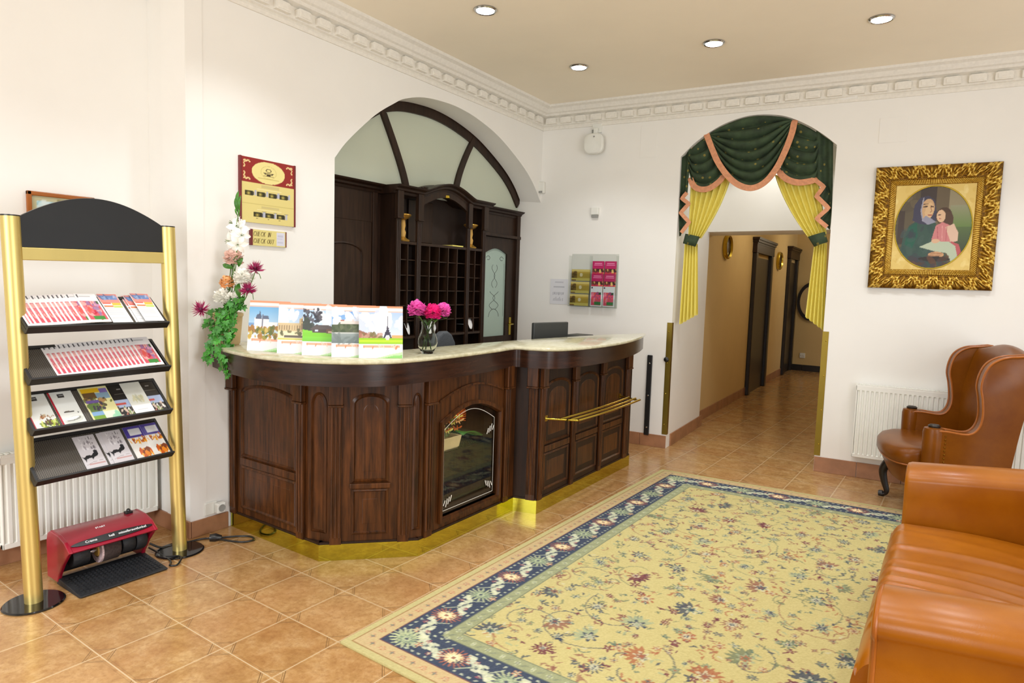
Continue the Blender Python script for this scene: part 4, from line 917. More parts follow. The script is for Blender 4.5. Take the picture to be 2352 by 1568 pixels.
def text(name, s, size, P, ux, uy, m, parent, ext=.0006, shear=0.):
    """lettering lying in the plane spanned by ux, uy at P"""
    cu = bpy.data.curves.new(name, 'FONT'); cu.body = s; cu.size = size; cu.extrude = ext; cu.align_x = 'CENTER'; cu.align_y = 'CENTER'; cu.shear = shear
    tmp = bpy.data.objects.new(name, cu); COL.objects.link(tmp); dg = bpy.context.evaluated_depsgraph_get(); me = bpy.data.meshes.new_from_object(tmp.evaluated_get(dg)); bpy.data.objects.remove(tmp)
    ux, uy = np.array(ux, float), np.array(uy, float); ux /= np.linalg.norm(ux); uy /= np.linalg.norm(uy); uz = np.cross(ux, uy)
    T = Matrix([[float(ux[i]), float(uy[i]), float(uz[i]), float(P[i])] for i in range(3)]+[[0, 0, 0, 1]])
    me.transform((wm(parent).inverted() if parent else Matrix.Identity(4)) @ T); me.materials.clear(); me.materials.append(m)
    o = bpy.data.objects.new(name, me); link(o, parent); ROOTM[o.name] = wm(parent) if parent else Matrix.Identity(4); return o
bu, bv = PF.u, PF.n*(-.8)*-1
upv = np.array([0, 0, .62])-PF.n*.8
for s, u in (('Creme', PL/2-.115), ('hell', PL/2-.01), ('mittelbraun', PL/2+.075), ('dunkel', PL/2+.15)): text('lettering', s, .019, PF.p(u, .2225, -.0700), PF.u, upv, M['paper'], lb)
b = pfb(); b.tube([(.10, -.16, .135), (PL-.03, -.16, .135)], .012, 10); ax = obj('brush_axle', b, M['chrome'], po, smooth=.8)
for u0, u1, r, m in ((.045, .13, .052, 'rubber'), (.185, .285, .068, 'felt'), (.30, .37, .056, 'rubber'), (.375, .435, .06, 'rubber')):
    b = pfb(); n = 28; b.loft([[(u, -.16+rr*math.cos(2*PI*k/n), .135+rr*math.sin(2*PI*k/n)) for k in range(n)] for u, rr in ((u0, r*.5), (u0, r*.93), (u0+.008, r), (u1-.008, r), (u1, r*.93), (u1, r*.5))]); br = obj('brush', b, M[m], po, smooth=.8)
    if m == 'felt':
        b = pfb(); b.loft([[(u, -.16+rr*math.cos(2*PI*k/n), .135+rr*math.sin(2*PI*k/n)) for k in range(n)] for u, rr in ((u0-.004, .038), (u0-.004, .066), (u0+.006, .068), (u0+.006, .038))], cap=False); obj('pale_bristle_ring', b, M['felt_w'], br)
        b = pfb(); b.loft([[(u, -.16+rr*math.cos(2*PI*k/n), .135+rr*math.sin(2*PI*k/n)) for k in range(n)] for u, rr in ((u0-.008, .002), (u0-.008, .032), (u0, .036))]); obj('wooden_hub', b, M['corewood'], br)
b = pfb(); b.box(.375, .415, -.25, -.22, .252, .268); b.ball((.395, -.235, .271), .011, 6); obj('switch', b, M['black'], po, bevel=.003)
text('lettering', 'START', .016, PF.p(.2, .2515, -.15), PF.u, np.array([0, 0, .35])-PF.n, M['paper'], po)

# ================================================================== CABLE, SOCKET, SMALL WALL THINGS
pts = [(-3.64, 1.785, .05), (-3.62, 1.85, .012), (-3.60, 1.98, .008), (-3.58, 2.06, .008), (-3.53, 2.12, .008), (-3.46, 2.21, .008), (-3.40, 2.25, .008), (-3.345, 2.235, .008), (-3.36, 2.18, .008), (-3.43, 2.14, .008), (-3.52, 2.10, .014)]
t = thing('power_cord', 'black power cord with plug looped on tiles beside right stand foot', 'power cord', (-3.5, 2.1, 0))
b = MB(); b.tube([tuple(p) for p in spline(pts, 70)], .0055, 8); obj('cable', b, M['black'], t, smooth=.8)
b = MB(); b.tube([(-3.535, 2.075, .02), (-3.515, 2.10, .02), (-3.495, 2.125, .018)], [.02, .024, .012], 10); obj('plug', b, M['black'], t, smooth=.8)
pts = [(-3.66, 1.79, .02), (-3.55, 1.80, .007), (-3.43, 1.79, .006), (-3.38, 1.76, .006), (-3.36, 1.79, .006), (-3.42, 1.84, .017), (-3.50, 1.80, .007)]
b = MB(); b.tube([tuple(p) for p in spline(pts, 50)], .005, 8); tag(obj('power_cord', b, M['black'], smooth=.8), 'thin black cord coiled between shoe polisher and right stand foot', 'power cord')
t = thing('wall_socket', 'white wall socket with plug just above the skirting, left of the counter', 'socket', LWF.p(.14, .10), LWF.rot())
b = fmb(LWF); b.box(.085, .165, 0, .012, .108, .188); obj('back_plate', b, M['plastic'], t, bevel=.006)
b = fmb(LWF); b.box(.14, .20, .012, .05, .115, .178); pl_ = obj('plug_housing', b, M['plastic'], t, bevel=.008)
b = fmb(LWF); b.loft([[(.17+r*math.cos(2*PI*k/18), d, .147+r*math.sin(2*PI*k/18)) for k in range(18)] for r, d in ((.022, .05), (.022, .052), (.018, .052), (.018, .0505))]); obj('socket_ring', b, M['socketdark'], pl_)
# picture on the niche wall
NFu = lambda px_, py_: NF.px(px_, py_, .0)
(ua, za), (ub, zb2) = NFu(58, 437), NFu(214, 455)
t = thing('framed_picture', 'small wood-framed landscape picture on niche wall behind the black header', 'picture', NF.p((ua+ub)/2, za-.3), NF.rot())
b = fmb(NF); z1 = za; z0 = za-.26; fw = .022
for x0, x1, y0, y1 in ((ua, ub, z1-fw, z1), (ua, ub, z0, z0+fw), (ua, ua+fw, z0, z1), (ub-fw, ub, z0, z1)): b.box(x0, x1, 0.002, .022, y0, y1)
obj('frame', b, M['piping'], t, bevel=.004)
c = Canvas(40, 30, (200, 222, 226)); c.rect(0, 0, 1, 1, (196, 190, 150)); c.vgrad(.1, .12, .9, .88, (120, 150, 130), (190, 226, 236)); c.blobs(12, .12, .6, .9, .85, [(226, 240, 240), (150, 200, 210)], .06, .14, .5, .7, 3); c.rect(.42, .8, .55, .95, (150, 140, 90))
sheet('picture_sheet', ub-ua-2*fw+.004, z1-z0-2*fw+.004, c, wm(t).inverted() @ (Matrix.Translation(Vector(NF.p(ua+fw-.002, z0+fw-.002, .012))) @ Matrix.Rotation(NF.rot(), 4, 'Z')), parent=t)
# ================================================================== WALL SIGNS
def on_wall(face, u, z, d): return Matrix.Translation(Vector(face.p(u, z, d))) @ Matrix.Rotation(face.rot(), 4, 'Z')
u0, u1, zt, zb = .328, .727, 2.262, 1.872
sg = thing('price_board', 'cream and maroon board with oval emblem, hung above the check-in sign', 'sign', LWF.p((u0+u1)/2, zb), LWF.rot())
c = Canvas(110, 110, (232, 216, 138)); mr = (150, 40, 36); c.rect(0, .62, 1, 1, mr); c.ell(.5, .80, .315, .172, (240, 226, 150))
for sx in (0, 1):
    for sy in (.665, .955):
        X = lambda x: x if sx == 0 else 1-x
        vv = 1 if sy > .8 else -1
        for i in range(6):
            c.ell(X(.045+.02*i), sy-vv*.012+.01*math.sin(i*2.2), .016, .012, (240, 214, 150)); c.ell(X(.05+.008*math.sin(i*2)), sy-vv*(.015+.018*i), .011, .014, (240, 214, 150))
c.ell(.5, .81, .15, .10, (214, 196, 120), w=.06); c.ell(.5, .84, .055, .028, (70, 50, 30), w=.3); c.poly([(.4, .80), (.6, .80), (.57, .775), (.43, .775)], (60, 44, 24)); c.ell(.5, .789, .055, .008, (230, 214, 140)); c.rect(.46, .755, .54, .775, (60, 44, 24)); c.rect(.40, .752, .6, .757, (140, 120, 70)); c.rect(.3, .70, .7, .71, (200, 180, 100))
for row, (v, n, x0) in enumerate(((.455, 4, .06), (.13, 3, .22))):
    c.rect(.36, v+.10, .70, v+.145, (206, 190, 130), .7); c.rect(.28, v+.075, .75, v+.082, (246, 236, 180))
    for k in range(n):
        a = x0+k*.218
        c.rect(a, v-.035, a+.15, v+.04, (52, 50, 24)); c.ell(a+.065, v-.005, .04, .03, (120, 110, 50)); c.ell(a+.065, v-.005, .018, .014, (190, 176, 90)); c.rect(a+.15, v-.03, a+.168, v+.03, (80, 80, 90)); c.rect(a+.172, v-.03, a+.212, v+.05, (190, 192, 206)); c.rect(a+.15, v+.05, a+.23, v+.056, (150, 140, 110)); c.rect(a+.04, v-.06, a+.075, v-.052, (90, 76, 40))
c.rect(0, .29, 1, .294, (206, 188, 110))
sheet('board_face', u1-u0-.016, zt-zb, c, wm(sg).inverted() @ on_wall(LWF, u0+.008, zb, .0165), parent=sg)
b = fmb(LWF); b.box(u0+.008, u1-.008, 0, .013, zb, zt); obj('board', b, M['terra'], sg)
for a, e in ((u0-.004, u0+.008), (u1-.008, u1+.004)): b = fmb(LWF); b.box(a, e, 0, .021, zb-.002, zt+.002); obj('side_rail', b, mat('maroon_rail', rgb(110, 30, 32), .4), sg, bevel=.002)
# check in / check out sign with serif italic lettering
u0, u1, zt, zb = .405, .66, 1.832, 1.735
ck = thing('check_in_sign', 'small cream sign reading CHECK IN and CHECK OUT below the price board', 'sign', LWF.p((u0+u1)/2, zb), LWF.rot())
c = Canvas(60, 24, (234, 220, 140)); c.rect(.72, .08, .97, .92, (226, 226, 240)); c.rect(.74, .5, .9, .53, (200, 200, 224)); c.rect(.76, .64, .92, .74, (206, 206, 222)); c.rect(.76, .22, .92, .32, (206, 206, 222))
sheet('sign_face', u1-u0-.012, zt-zb, c, wm(ck).inverted() @ on_wall(LWF, u0+.008, zb, .0135), parent=ck)
b = fmb(LWF); b.box(u0+.004, u1-.002, 0, .0105, zb, zt); obj('board', b, M['terra'], ck)
for a, e in ((u0-.008, u0+.009), (u1-.004, u1+.003)): b = fmb(LWF); b.box(a, e, 0, .017, zb-.001, zt+.001); obj('side_rail', b, bpy.data.materials['maroon_rail'], ck, bevel=.002)
ink = mat('brown_ink', rgb(92, 72, 34), .6)
GL = {'C': [[(.78, .8), (.62, .98), (.38, 1), (.14, .78), (.1, .45), (.2, .15), (.45, 0), (.7, .06), (.82, .22)]], 'H': [[(.15, 0), (.15, 1)], [(.8, 0), (.8, 1)], [(.15, .5), (.8, .5)]], 'E': [[(.75, 1), (.15, 1), (.15, 0), (.78, 0)], [(.15, .52), (.6, .52)]],
      'K': [[(.15, 0), (.15, 1)], [(.8, 1), (.2, .45)], [(.35, .58), (.85, 0)]], 'I': [[(.5, 0), (.5, 1)]], 'N': [[(.15, 0), (.15, 1), (.8, 0), (.8, 1)]], 'O': [[(.5+.4*math.sin(k*PI/6), .5+.5*math.cos(k*PI/6)) for k in range(13)]], 'U': [[(.14, 1), (.14, .3), (.3, .03), (.6, .03), (.8, .3), (.8, 1)]], 'T': [[(.1, 1), (.9, 1)], [(.5, 0), (.5, 1)]]}
SER = {'H': [(.15, 0), (.15, 1), (.8, 0), (.8, 1)], 'E': [(.15, 0), (.15, 1)], 'K': [(.15, 0), (.15, 1), (.85, 0), (.8, 1)], 'I': [(.5, 0), (.5, 1)], 'N': [(.15, 0), (.15, 1), (.8, 1)], 'U': [(.14, 1), (.8, 1)], 'T': [(.5, 0)]}
def serif(face, d, u, z, s, h, m, parent):
    b = fmb(face); x = u; w = h*.62
    for ch in s:
        if ch == ' ': x += w*.7; continue
        segs = [list(zip(l[:-1], l[1:])) for l in GL[ch]]; segs = [q for l in segs for q in l]+[((a-.13, q), (a+.13, q)) for a, q in SER.get(ch, [])]
        for (ax_, ay), (bx_, by) in segs:
            vert = abs(by-ay) > abs(bx_-ax_)*.7; t = h*(.085 if vert else .035)
            P = np.array([x+ax_*w+ay*h*.22, z+ay*h]); Q = np.array([x+bx_*w+by*h*.22, z+by*h]); D = Q-P; L = np.linalg.norm(D)+1e-9; N = np.array([-D[1], D[0]])/L*t/1.6
            b.add([(P[0]+N[0], d, P[1]+N[1]), (Q[0]+N[0], d, Q[1]+N[1]), (Q[0]-N[0], d, Q[1]-N[1]), (P[0]-N[0], d, P[1]-N[1])], [(0, 1, 2, 3)])
        x += w*(.62 if ch == 'I' else 1.0)*1.04
    return obj('lettering', b, m, parent)
serif(LWF, .0150, u0+.012, zb+.058, 'CHECK IN', .027, ink, ck); serif(LWF, .0150, u0+.012, zb+.015, 'CHECK OUT', .027, ink, ck)

# ================================================================== BACK WALL SMALL THINGS
# notice sheet
(a0, b0), (a1, b1) = BWF.px(1265, 640), BWF.px(1303, 699)
c = Canvas(30, 44, (236, 236, 240)); c.rect(.25, .86, .75, .9, (206, 206, 212)); c.rect(.2, .66, .8, .71, (196, 196, 202))
for k in range(8): c.rect(.16+.08*k, .35+.03*(k % 2), .2+.08*k, .47, (190, 190, 198)); c.rect(.2+.07*k, .12, .235+.07*k, .22+.03*(k % 3), (190, 190, 198))
o = sheet('paper_notice', a1-a0, b0-b1, c, on_wall(BWF, a0, b1, .003), t=.002); tag(o, 'white printed notice sheet on wall, left of the acrylic leaflet holder', 'notice')
# acrylic holder
(a0, b0), (a1, b1) = BWF.px(1315, 583), BWF.px(1417, 708)
ho = thing('leaflet_holder', 'clear acrylic wall holder with pockets, right of the white notice', 'leaflet holder', BWF.p((a0+a1)/2, b1), BWF.rot())
hw_, hh = a1-a0, b0-b1
b = fmb(BWF); b.box(a0, a1, .002, .006, b1, b0); obj('back_plate', b, M['acrylic'], ho)
for k, x in enumerate((a0, a0+hw_*.45, a1)): b = fmb(BWF); b.box(x-.002, x+.002, .006, .075, b1, b0-.02); obj('divider', b, M['acrylic'], ho)
for k in range(3):
    z = b1+.004+k*hh*.235
    for x0, x1 in ((a0+.004, a0+hw_*.45-.004), (a0+hw_*.45+.004, a1-.004)):
        b = fmb(BWF); b.box(x0, x1, .062-.012*k, .0645-.012*k, z, z+.085); b.box(x0, x1, .0065, .0645-.012*k, z, z+.003); obj('pocket', b, M['acrylic'], ho)
c = Canvas(40, 24, (176, 152, 60)); c.rect(0, .82, 1, 1, (206, 190, 110)); c.rect(0, 0, 1, .22, (206, 192, 100)); c.rect(.0, .22, .3, .82, (120, 96, 40)); c.blobs(12, 0, .25, .3, .8, [(150, 120, 60), (90, 70, 30)], .04, .09, 1, .8, 3); c.ell(.52, .52, .08, .16, (220, 210, 170)); c.rect(0, .0, .25, .1, (130, 100, 50))
for k, lab in enumerate(('gold hotel card in the lowest left pocket of the acrylic holder', 'gold hotel card in the middle left pocket of the acrylic holder', 'gold hotel card in the upper left pocket of the acrylic holder')):
    z = b1+.012+k*hh*.235; T = on_wall(BWF, a0+.012, z, .052-.012*k)
    if k == 0: g0 = sheet('hotel_card', hw_*.45-.024, .115, c, T, t=.006); tag(g0, lab, 'card', 'gold cards in the acrylic holder')
    else: dup(g0, T, lab)
c1 = Canvas(26, 50, (190, 26, 96)); c1.rect(.2, .86, .8, .9, (240, 150, 190)); c1.rect(.15, .78, .85, .82, (236, 130, 180)); c1.rect(0, .45, 1, .62, (60, 30, 24)); c1.blobs(20, 0, .42, 1, .64, [(50, 24, 20), (226, 190, 110), (120, 60, 40), (200, 140, 90)], .04, .1, .7, .9, 4); c1.rect(0, .0, 1, .42, (200, 60, 60)); c1.blobs(14, 0, 0, 1, .42, [(226, 140, 60), (200, 40, 90), (240, 200, 120)], .05, .14, .6, .8, 2)
c2 = Canvas(26, 50, (222, 230, 232)); c2.rect(.05, .88, .16, .96, (60, 60, 80)); c2.rect(.08, .06, .9, .70, (206, 70, 100)); c2.blobs(18, .1, .2, .88, .68, [(226, 130, 150), (190, 110, 180), (150, 70, 120), (230, 90, 70)], .05, .15, .6, .85, 3); c2.rect(.35, .08, .88, .24, (50, 120, 60)); c2.rect(.7, .58, .9, .7, (50, 70, 44))
x0 = a0+hw_*.45+.01; lw = (a1-x0-.012)/2
nm = ('left', 'right')
first = {}
for k in (2, 1, 0):
    for j in range(2):
        z = b1+.012+k*hh*.235; key = 'w' if k == 0 else 'm'; T = on_wall(BWF, x0+j*(lw+.004), z, .052-.012*k)
        lab = '%s leaflet at %s in right half of acrylic holder, %s row' % (('white floral' if k == 0 else 'magenta'), nm[j], ('bottom', 'middle', 'top')[k])
        if key not in first: first[key] = sheet('holiday_leaflet', lw-.003, .20, c2 if k == 0 else c1, T, t=.004); tag(first[key], lab, 'leaflet', 'leaflets in the acrylic holder')
        else: dup(first[key], T, lab)
# emergency speaker on a bracket, sensor, thermostat, junction lid
u, z = BWF.px(1371, 334); t = thing('wall_speaker', 'white rounded wall speaker on a small bracket under the cornice', 'speaker', BWF.p(u, z), BWF.rot())
def rrect(u, z, w, h, r, d, n=6):
    return [(u+sx*(w/2-r)+r*math.cos(a0+PI/2*k/n), d, z+sz*(h/2-r)+r*math.sin(a0+PI/2*k/n)) for sx, sz, a0 in ((1, 1, 0), (-1, 1, PI/2), (-1, -1, PI), (1, -1, 1.5*PI)) for k in range(n+1)]
b = fmb(BWF); b.loft([rrect(u, z, .19, .19, .06, .05), rrect(u, z, .20, .20, .065, .07), rrect(u, z, .20, .20, .065, .095), rrect(u, z, .18, .18, .06, .105)]); obj('housing', b, M['plastic'], t, smooth=.7)
b = fmb(BWF); b.box(u-.05, u+.05, 0, .02, z+.12, z+.21); b.box(u-.02, u+.02, .02, .06, z+.1, z+.16); obj('bracket', b, M['plastic'], t, bevel=.006)
b = fmb(BWF); b.box(u-.048, u-.02, .021, .03, z+.115, z+.15); b.ball((u+.01, .107, z+.065), .008, 5); obj('indicator', b, M['socketdark'], t)
u, z = .02, 2.548; t = thing('motion_sensor', 'small white motion sensor in the room corner beside the arch foot', 'sensor', BWF.p(u, z), BWF.rot())
b = fmb(BWF); b.box(u-.035, u+.035, 0, .05, z-.06, z+.06); obj('case', b, M['plastic'], t, bevel=.012, seg=3); b = fmb(BWF); b.box(u-.02, u+.02, .045, .053, z-.055, z-.035); obj('lens', b, M['socketdark'], t)
u, z = BWF.px(1368, 488); t = thing('thermostat', 'small square white thermostat on wall above the acrylic holder', 'thermostat', BWF.p(u, z), BWF.rot())
b = fmb(BWF); b.box(u-.04, u+.04, 0, .035, z-.025, z+.045); obj('cover', b, M['plastic'], t, bevel=.006); b = fmb(BWF); b.box(u-.034, u+.034, 0, .03, z-.05, z-.026); obj('sensor_window', b, M['socketdark'], t, bevel=.004)
for px_, py_, w_, h_, lab in ((2052, 298, .20, .20, 'faint painted-over square access panel high above the painting'), (1490, 325, .16, .3, 'faint painted-over access panel between speaker and curtained archway')):
    u, z = BWF.px(px_, py_); b = fmb(BWF); b.box(u-w_/2, u+w_/2, 0, .003, z-h_/2, z+h_/2); tag(obj('access_panel', b, M['wall'], bevel=.001), lab, 'access panel')

# ================================================================== GILT FRAMED PAINTING
corners = [BWF.px(2008, 388), BWF.px(2298, 370), BWF.px(2284, 666), BWF.px(1998, 662)]
u0 = (corners[0][0]+corners[3][0])/2; u1 = (corners[1][0]+corners[2][0])/2; z0 = (corners[2][1]+corners[3][1])/2; z1 = (corners[0][1]+corners[1][1])/2
pt = thing('framed_painting', 'gilt carved frame with round painting of a hooded woman and child', 'painting', BWF.p((u0+u1)/2, z0), BWF.rot())
def frame_ring(i, d): return [(u0+i, d, z0+i), (u1-i, d, z0+i), (u1-i, d, z1-i), (u0+i, d, z1-i)]
g = random.Random(5)
def carved(name, prof, amp, kind):
    """four mitred carved bars with scrolled relief; the hollows stay darker"""
    b = fmb(BWF); W_, H_ = u1-u0, z1-z0; n = 300; prof = [tuple(p) for p in spline(prof, 26 if kind else 12)]; m = len(prof); sh = []
    i0, i1 = prof[0][0], prof[-1][0]
    for s in range(4):
        L = W_ if s % 2 == 0 else H_; per = L/10
        def pos(i, t):
            x = i+(L-2*i)*t
            return {0: (u0+x, z0+i), 1: (u1-i, z0+x), 2: (u1-x, z1-i), 3: (u0+i, z1-x)}[s]
        vs = []
        for j, (i, d) in enumerate(prof):
            e = math.sin(PI*j/(m-1))**.4
            for k in range(n+1):
                x = k/n*L; q = (x/per) % 1.-.5; w = (i-i0)/(i1-i0)
                if kind:                                   # acanthus fans alternating with scrolls
                    odd = int(x/per) % 2; yy = (w-.82) if odd else (.16-w); r = math.hypot(q*1.1, yy); th = math.atan2(q*1.1, abs(yy)+.02)
                    fan = (.5+.5*math.cos(9*th))*max(0, 1-abs(r-.36)/.42); vol = .8*math.exp(-((r-.10)/.07)**2); sc2 = .6*math.exp(-((math.hypot(abs(q)-.42, w-.5)-.13)/.05)**2)
                    rel = min(1.15, fan+vol+sc2)
                else: rel = (.5+.5*math.cos(2*PI*x/per*5))*(.4+.6*math.sin(PI*w))
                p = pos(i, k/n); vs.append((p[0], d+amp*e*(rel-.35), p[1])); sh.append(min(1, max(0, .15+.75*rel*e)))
        b.add(vs, [(j*(n+1)+k, j*(n+1)+k+1, (j+1)*(n+1)+k+1, (j+1)*(n+1)+k) for j in range(m-1) for k in range(n)])
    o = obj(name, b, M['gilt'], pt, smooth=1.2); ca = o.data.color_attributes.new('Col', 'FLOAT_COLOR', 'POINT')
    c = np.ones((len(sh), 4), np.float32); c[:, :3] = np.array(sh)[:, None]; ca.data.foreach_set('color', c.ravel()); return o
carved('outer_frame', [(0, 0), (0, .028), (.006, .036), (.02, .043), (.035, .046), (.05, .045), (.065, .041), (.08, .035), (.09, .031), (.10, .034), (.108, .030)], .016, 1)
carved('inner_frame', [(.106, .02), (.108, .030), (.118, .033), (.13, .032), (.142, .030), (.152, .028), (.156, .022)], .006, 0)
i = .152; w_, h_ = u1-u0-2*i, z1-z0-2*i
c = Canvas(150, 165, (232, 202, 116))
bl = lambda *a, **k: c.blobs(*a, **k)
bl(160, 0, 0, 1, 1, [(244, 220, 140), (222, 188, 96), (250, 232, 164), (214, 176, 84)], .02, .06, .6, .35, seed=2)
rx, ry = .475, .475
N = Canvas(150, 165, (96, 86, 66)); cc = N
cc.blobs(60, 0, .45, 1, 1, [(110, 98, 74), (86, 76, 60), (120, 106, 80)], .05, .14, .5, .6, 3)
cc.rect(.32, .62, .52, 1, (66, 56, 52)); cc.rect(.52, .6, .7, 1, (104, 90, 68)); cc.rect(.68, .5, 1, 1, (150, 140, 110)); cc.vgrad(.7, .5, 1, .75, (104, 130, 70), (150, 150, 120)); cc.vgrad(.78, .05, 1, .5, (52, 54, 50), (90, 110, 66)); cc.rect(.06, .3, .14, .7, (70, 58, 50))
cc.poly([(.1, .0), (.13, .35), (.2, .52), (.32, .6), (.5, .58), (.58, .5), (.62, .3), (.72, .12), (.6, 0)], (58, 84, 74)); cc.poly([(.16, .3), (.2, .5), (.3, .56), (.32, .4), (.26, .25)], (36, 92, 74)); cc.blobs(40, .12, .05, .55, .5, [(50, 74, 70), (70, 92, 84), (60, 60, 70)], .03, .08, .5, .45, 6)
cc.poly([(.24, .58), (.25, .76), (.32, .85), (.42, .87), (.5, .82), (.53, .7), (.58, .6), (.46, .53), (.34, .54)], (66, 64, 84)); cc.ell(.42, .71, .085, .125, (206, 168, 124), -.12); cc.ell(.44, .69, .05, .1, (220, 184, 138), -.12); cc.poly([(.36, .58), (.4, .64), (.48, .6), (.54, .56), (.44, .53)], (150, 150, 168))
cc.line([(.36, .84), (.34, .7), (.37, .58)], .016, (160, 160, 176)); cc.line([(.37, .74), (.41, .745)], .016, (70, 50, 40)); cc.line([(.46, .745), (.49, .74)], .014, (70, 50, 40)); cc.line([(.455, .74), (.475, .69), (.46, .68)], .01, (170, 120, 84)); cc.line([(.435, .645), (.475, .645)], .012, (166, 70, 60)); cc.line([(.36, .77), (.42, .775)], .008, (90, 64, 50))
cc.ell(.63, .63, .10, .10, (80, 58, 42)); cc.ell(.68, .58, .07, .1, (86, 62, 46)); cc.ell(.595, .63, .055, .072, (224, 186, 150), .1); cc.line([(.56, .64), (.585, .645)], .012, (80, 56, 44)); cc.line([(.575, .6), (.595, .598)], .01, (180, 90, 80))
cc.poly([(.5, .36), (.54, .52), (.62, .56), (.72, .52), (.76, .4), (.72, .3), (.54, .3)], (206, 130, 130)); cc.poly([(.66, .5), (.76, .54), (.82, .44), (.82, .34), (.74, .32)], (224, 190, 166)); cc.poly([(.74, .34), (.84, .3), (.92, .1), (.8, .05)], (190, 92, 96)); cc.line([(.56, .5), (.58, .34)], .008, (180, 90, 100)); cc.line([(.62, .52), (.63, .34)], .008, (226, 160, 156)); cc.line([(.68, .5), (.68, .34)], .008, (180, 90, 100))
cc.poly([(.35, .27), (.52, .34), (.72, .33), (.8, .28), (.84, .14), (.76, .1), (.7, .2), (.55, .22)], (188, 200, 174)); cc.ell(.55, .34, .05, .025, (222, 180, 146)); cc.ell(.57, .18, .10, .035, (204, 158, 116)); cc.line([(.5, .2), (.64, .19)], .01, (170, 124, 90)); cc.line([(.5, .175), (.63, .165)], .01, (170, 124, 90)); cc.ell(.55, .13, .2, .03, (50, 44, 40)); cc.blobs(24, .2, .0, .75, .14, [(92, 60, 40), (110, 76, 60), (70, 60, 66)], .03, .09, .4, .6, 9)
q = ((c.U-.5)/rx)**2+((c.V-.5)/ry)**2; c.C[q < 1] = N.C[q < 1]; k = (q >= 1) & (q < 1.05); c.C[k] = (226, 190, 90)
sheet('canvas', w_, h_, c, wm(pt).inverted() @ on_wall(BWF, u0+i, z0+i, .025), m=M['canvas'], parent=pt)
b = fmb(BWF); uc, zc = u0+i+w_/2, z0+i+h_/2; n = 64
b.loft([[(uc+w_*r*math.cos(2*PI*k/n), d, zc+h_*r*math.sin(2*PI*k/n)) for k in range(n)] for r, d in ((.474, .0253), (.478, .030), (.486, .030), (.492, .0253))], cap=False); obj('round_slip', b, M['brass'], pt, smooth=.7)
b = fmb(BWF); b.box(u0+.01, u1-.01, .001, .024, z0+.01, z1-.01); obj('backing', b, M['wood_d'], pt)

# ================================================================== CURTAINS IN THE ARCHWAY
def cz(x, y, d=-.035): return BWF.px(1480+x/2.75, 230+y/2.75, d)
va = thing('swag_valance', 'dark green draped swag valance with salmon braid in the archway head', 'valance', BWF.p(2.11, 2.3), BWF.rot())
def arcz(u):
    for (a, za), (b_, zb_) in zip(BARCHS[:-1], BARCHS[1:]):
        if a <= u <= b_: return za+(zb_-za)*(u-a)/(b_-a)-.012
    return 2.77
def tape(pts, w, d, name, parent, m='peachtrim'):
    """braid: a flat band following a curve in the wall plane"""
    b = fmb(BWF); P = [np.array(p) for p in pts]; L = []; R_ = []
    for i, p in enumerate(P):
        t = P[min(i+1, len(P)-1)]-P[max(i-1, 0)]; t /= np.linalg.norm(t)+1e-9; nn = np.array([-t[1], t[0]]); L.append(p+nn*w/2); R_.append(p-nn*w/2)
    n = len(P); dd = d if callable(d) else (lambda k: d)
    b.add([(L[k][0], dd(k/(n-1)), L[k][1]) for k in range(n)]+[(R_[k][0], dd(k/(n-1))+.004, R_[k][1]) for k in range(n)], [(k, k+1, n+k+1, n+k) for k in range(n-1)])
    return obj(name, b, M[m], parent, solid=.006)
def swag(top, bot, folds, amp, d0, name, tr=(0, 1)):
    nu, nv = 44, 60; T_ = [np.array(p) for p in spline(top, nu)]; B_ = [np.array(p) for p in spline(bot, nu)]
    b = fmb(BWF)
    def f(s, t):
        k = min(int(round(s*(nu-1))), nu-1); p = T_[k]*(1-t)+B_[k]*t; wgt = (4*s*(1-s))**.5
        ph = folds*2*PI*t**1.15+.6*math.sin(3*s); return (p[0], d0+amp*wgt*(.5+.5*math.sin(ph))+.045*wgt*t*(1-t)*2, p[1]+.012*wgt*math.sin(ph+1.2)*(t < .97)*(t > .03))
    b.grid(f, nu, nv); o = obj(name, b, M['swag'], va, smooth=3.2)
    tape([tuple(p) for p in spline(bot, 60)][int(tr[0]*59):int(tr[1]*59)+1], .052, lambda s: d0+.016+amp*1.05*(4*s*(1-s))**.5, 'braid', o); return o
def arcpts(ua, ub, n=12): return [(ua+(ub-ua)*k/(n-1), arcz(ua+(ub-ua)*k/(n-1))) for k in range(n)]
uL = cz(392, 205)[0]; uR = cz(953, 130)[0]
cen = [cz(*p) for p in ((392, 205), (430, 300), (475, 400), (540, 490), (610, 545), (690, 562), (770, 525), (840, 440), (895, 330), (935, 220), (953, 130))]
ul0 = cz(268, 300)[0]; ur1 = cz(1110, 300)[0]
swag(arcpts(ul0, uL+.06), [cz(*p) for p in ((268, 300), (276, 420), (302, 520), (340, 560), (400, 565), (455, 535), (500, 480), (480, 400), (455, 330))], 4.5, .042, -.06, 'side_swag', (.22, .80))
swag(arcpts(uR-.06, ur1), [cz(*p) for p in ((905, 300), (880, 400), (858, 455), (900, 500), (960, 522), (1020, 520), (1080, 495), (1104, 400), (1110, 300))], 4.5, .042, -.06, 'side_swag', (.2, .77))
swag(arcpts(uL, uR), cen, 6.5, .055, -.035, 'centre_swag')
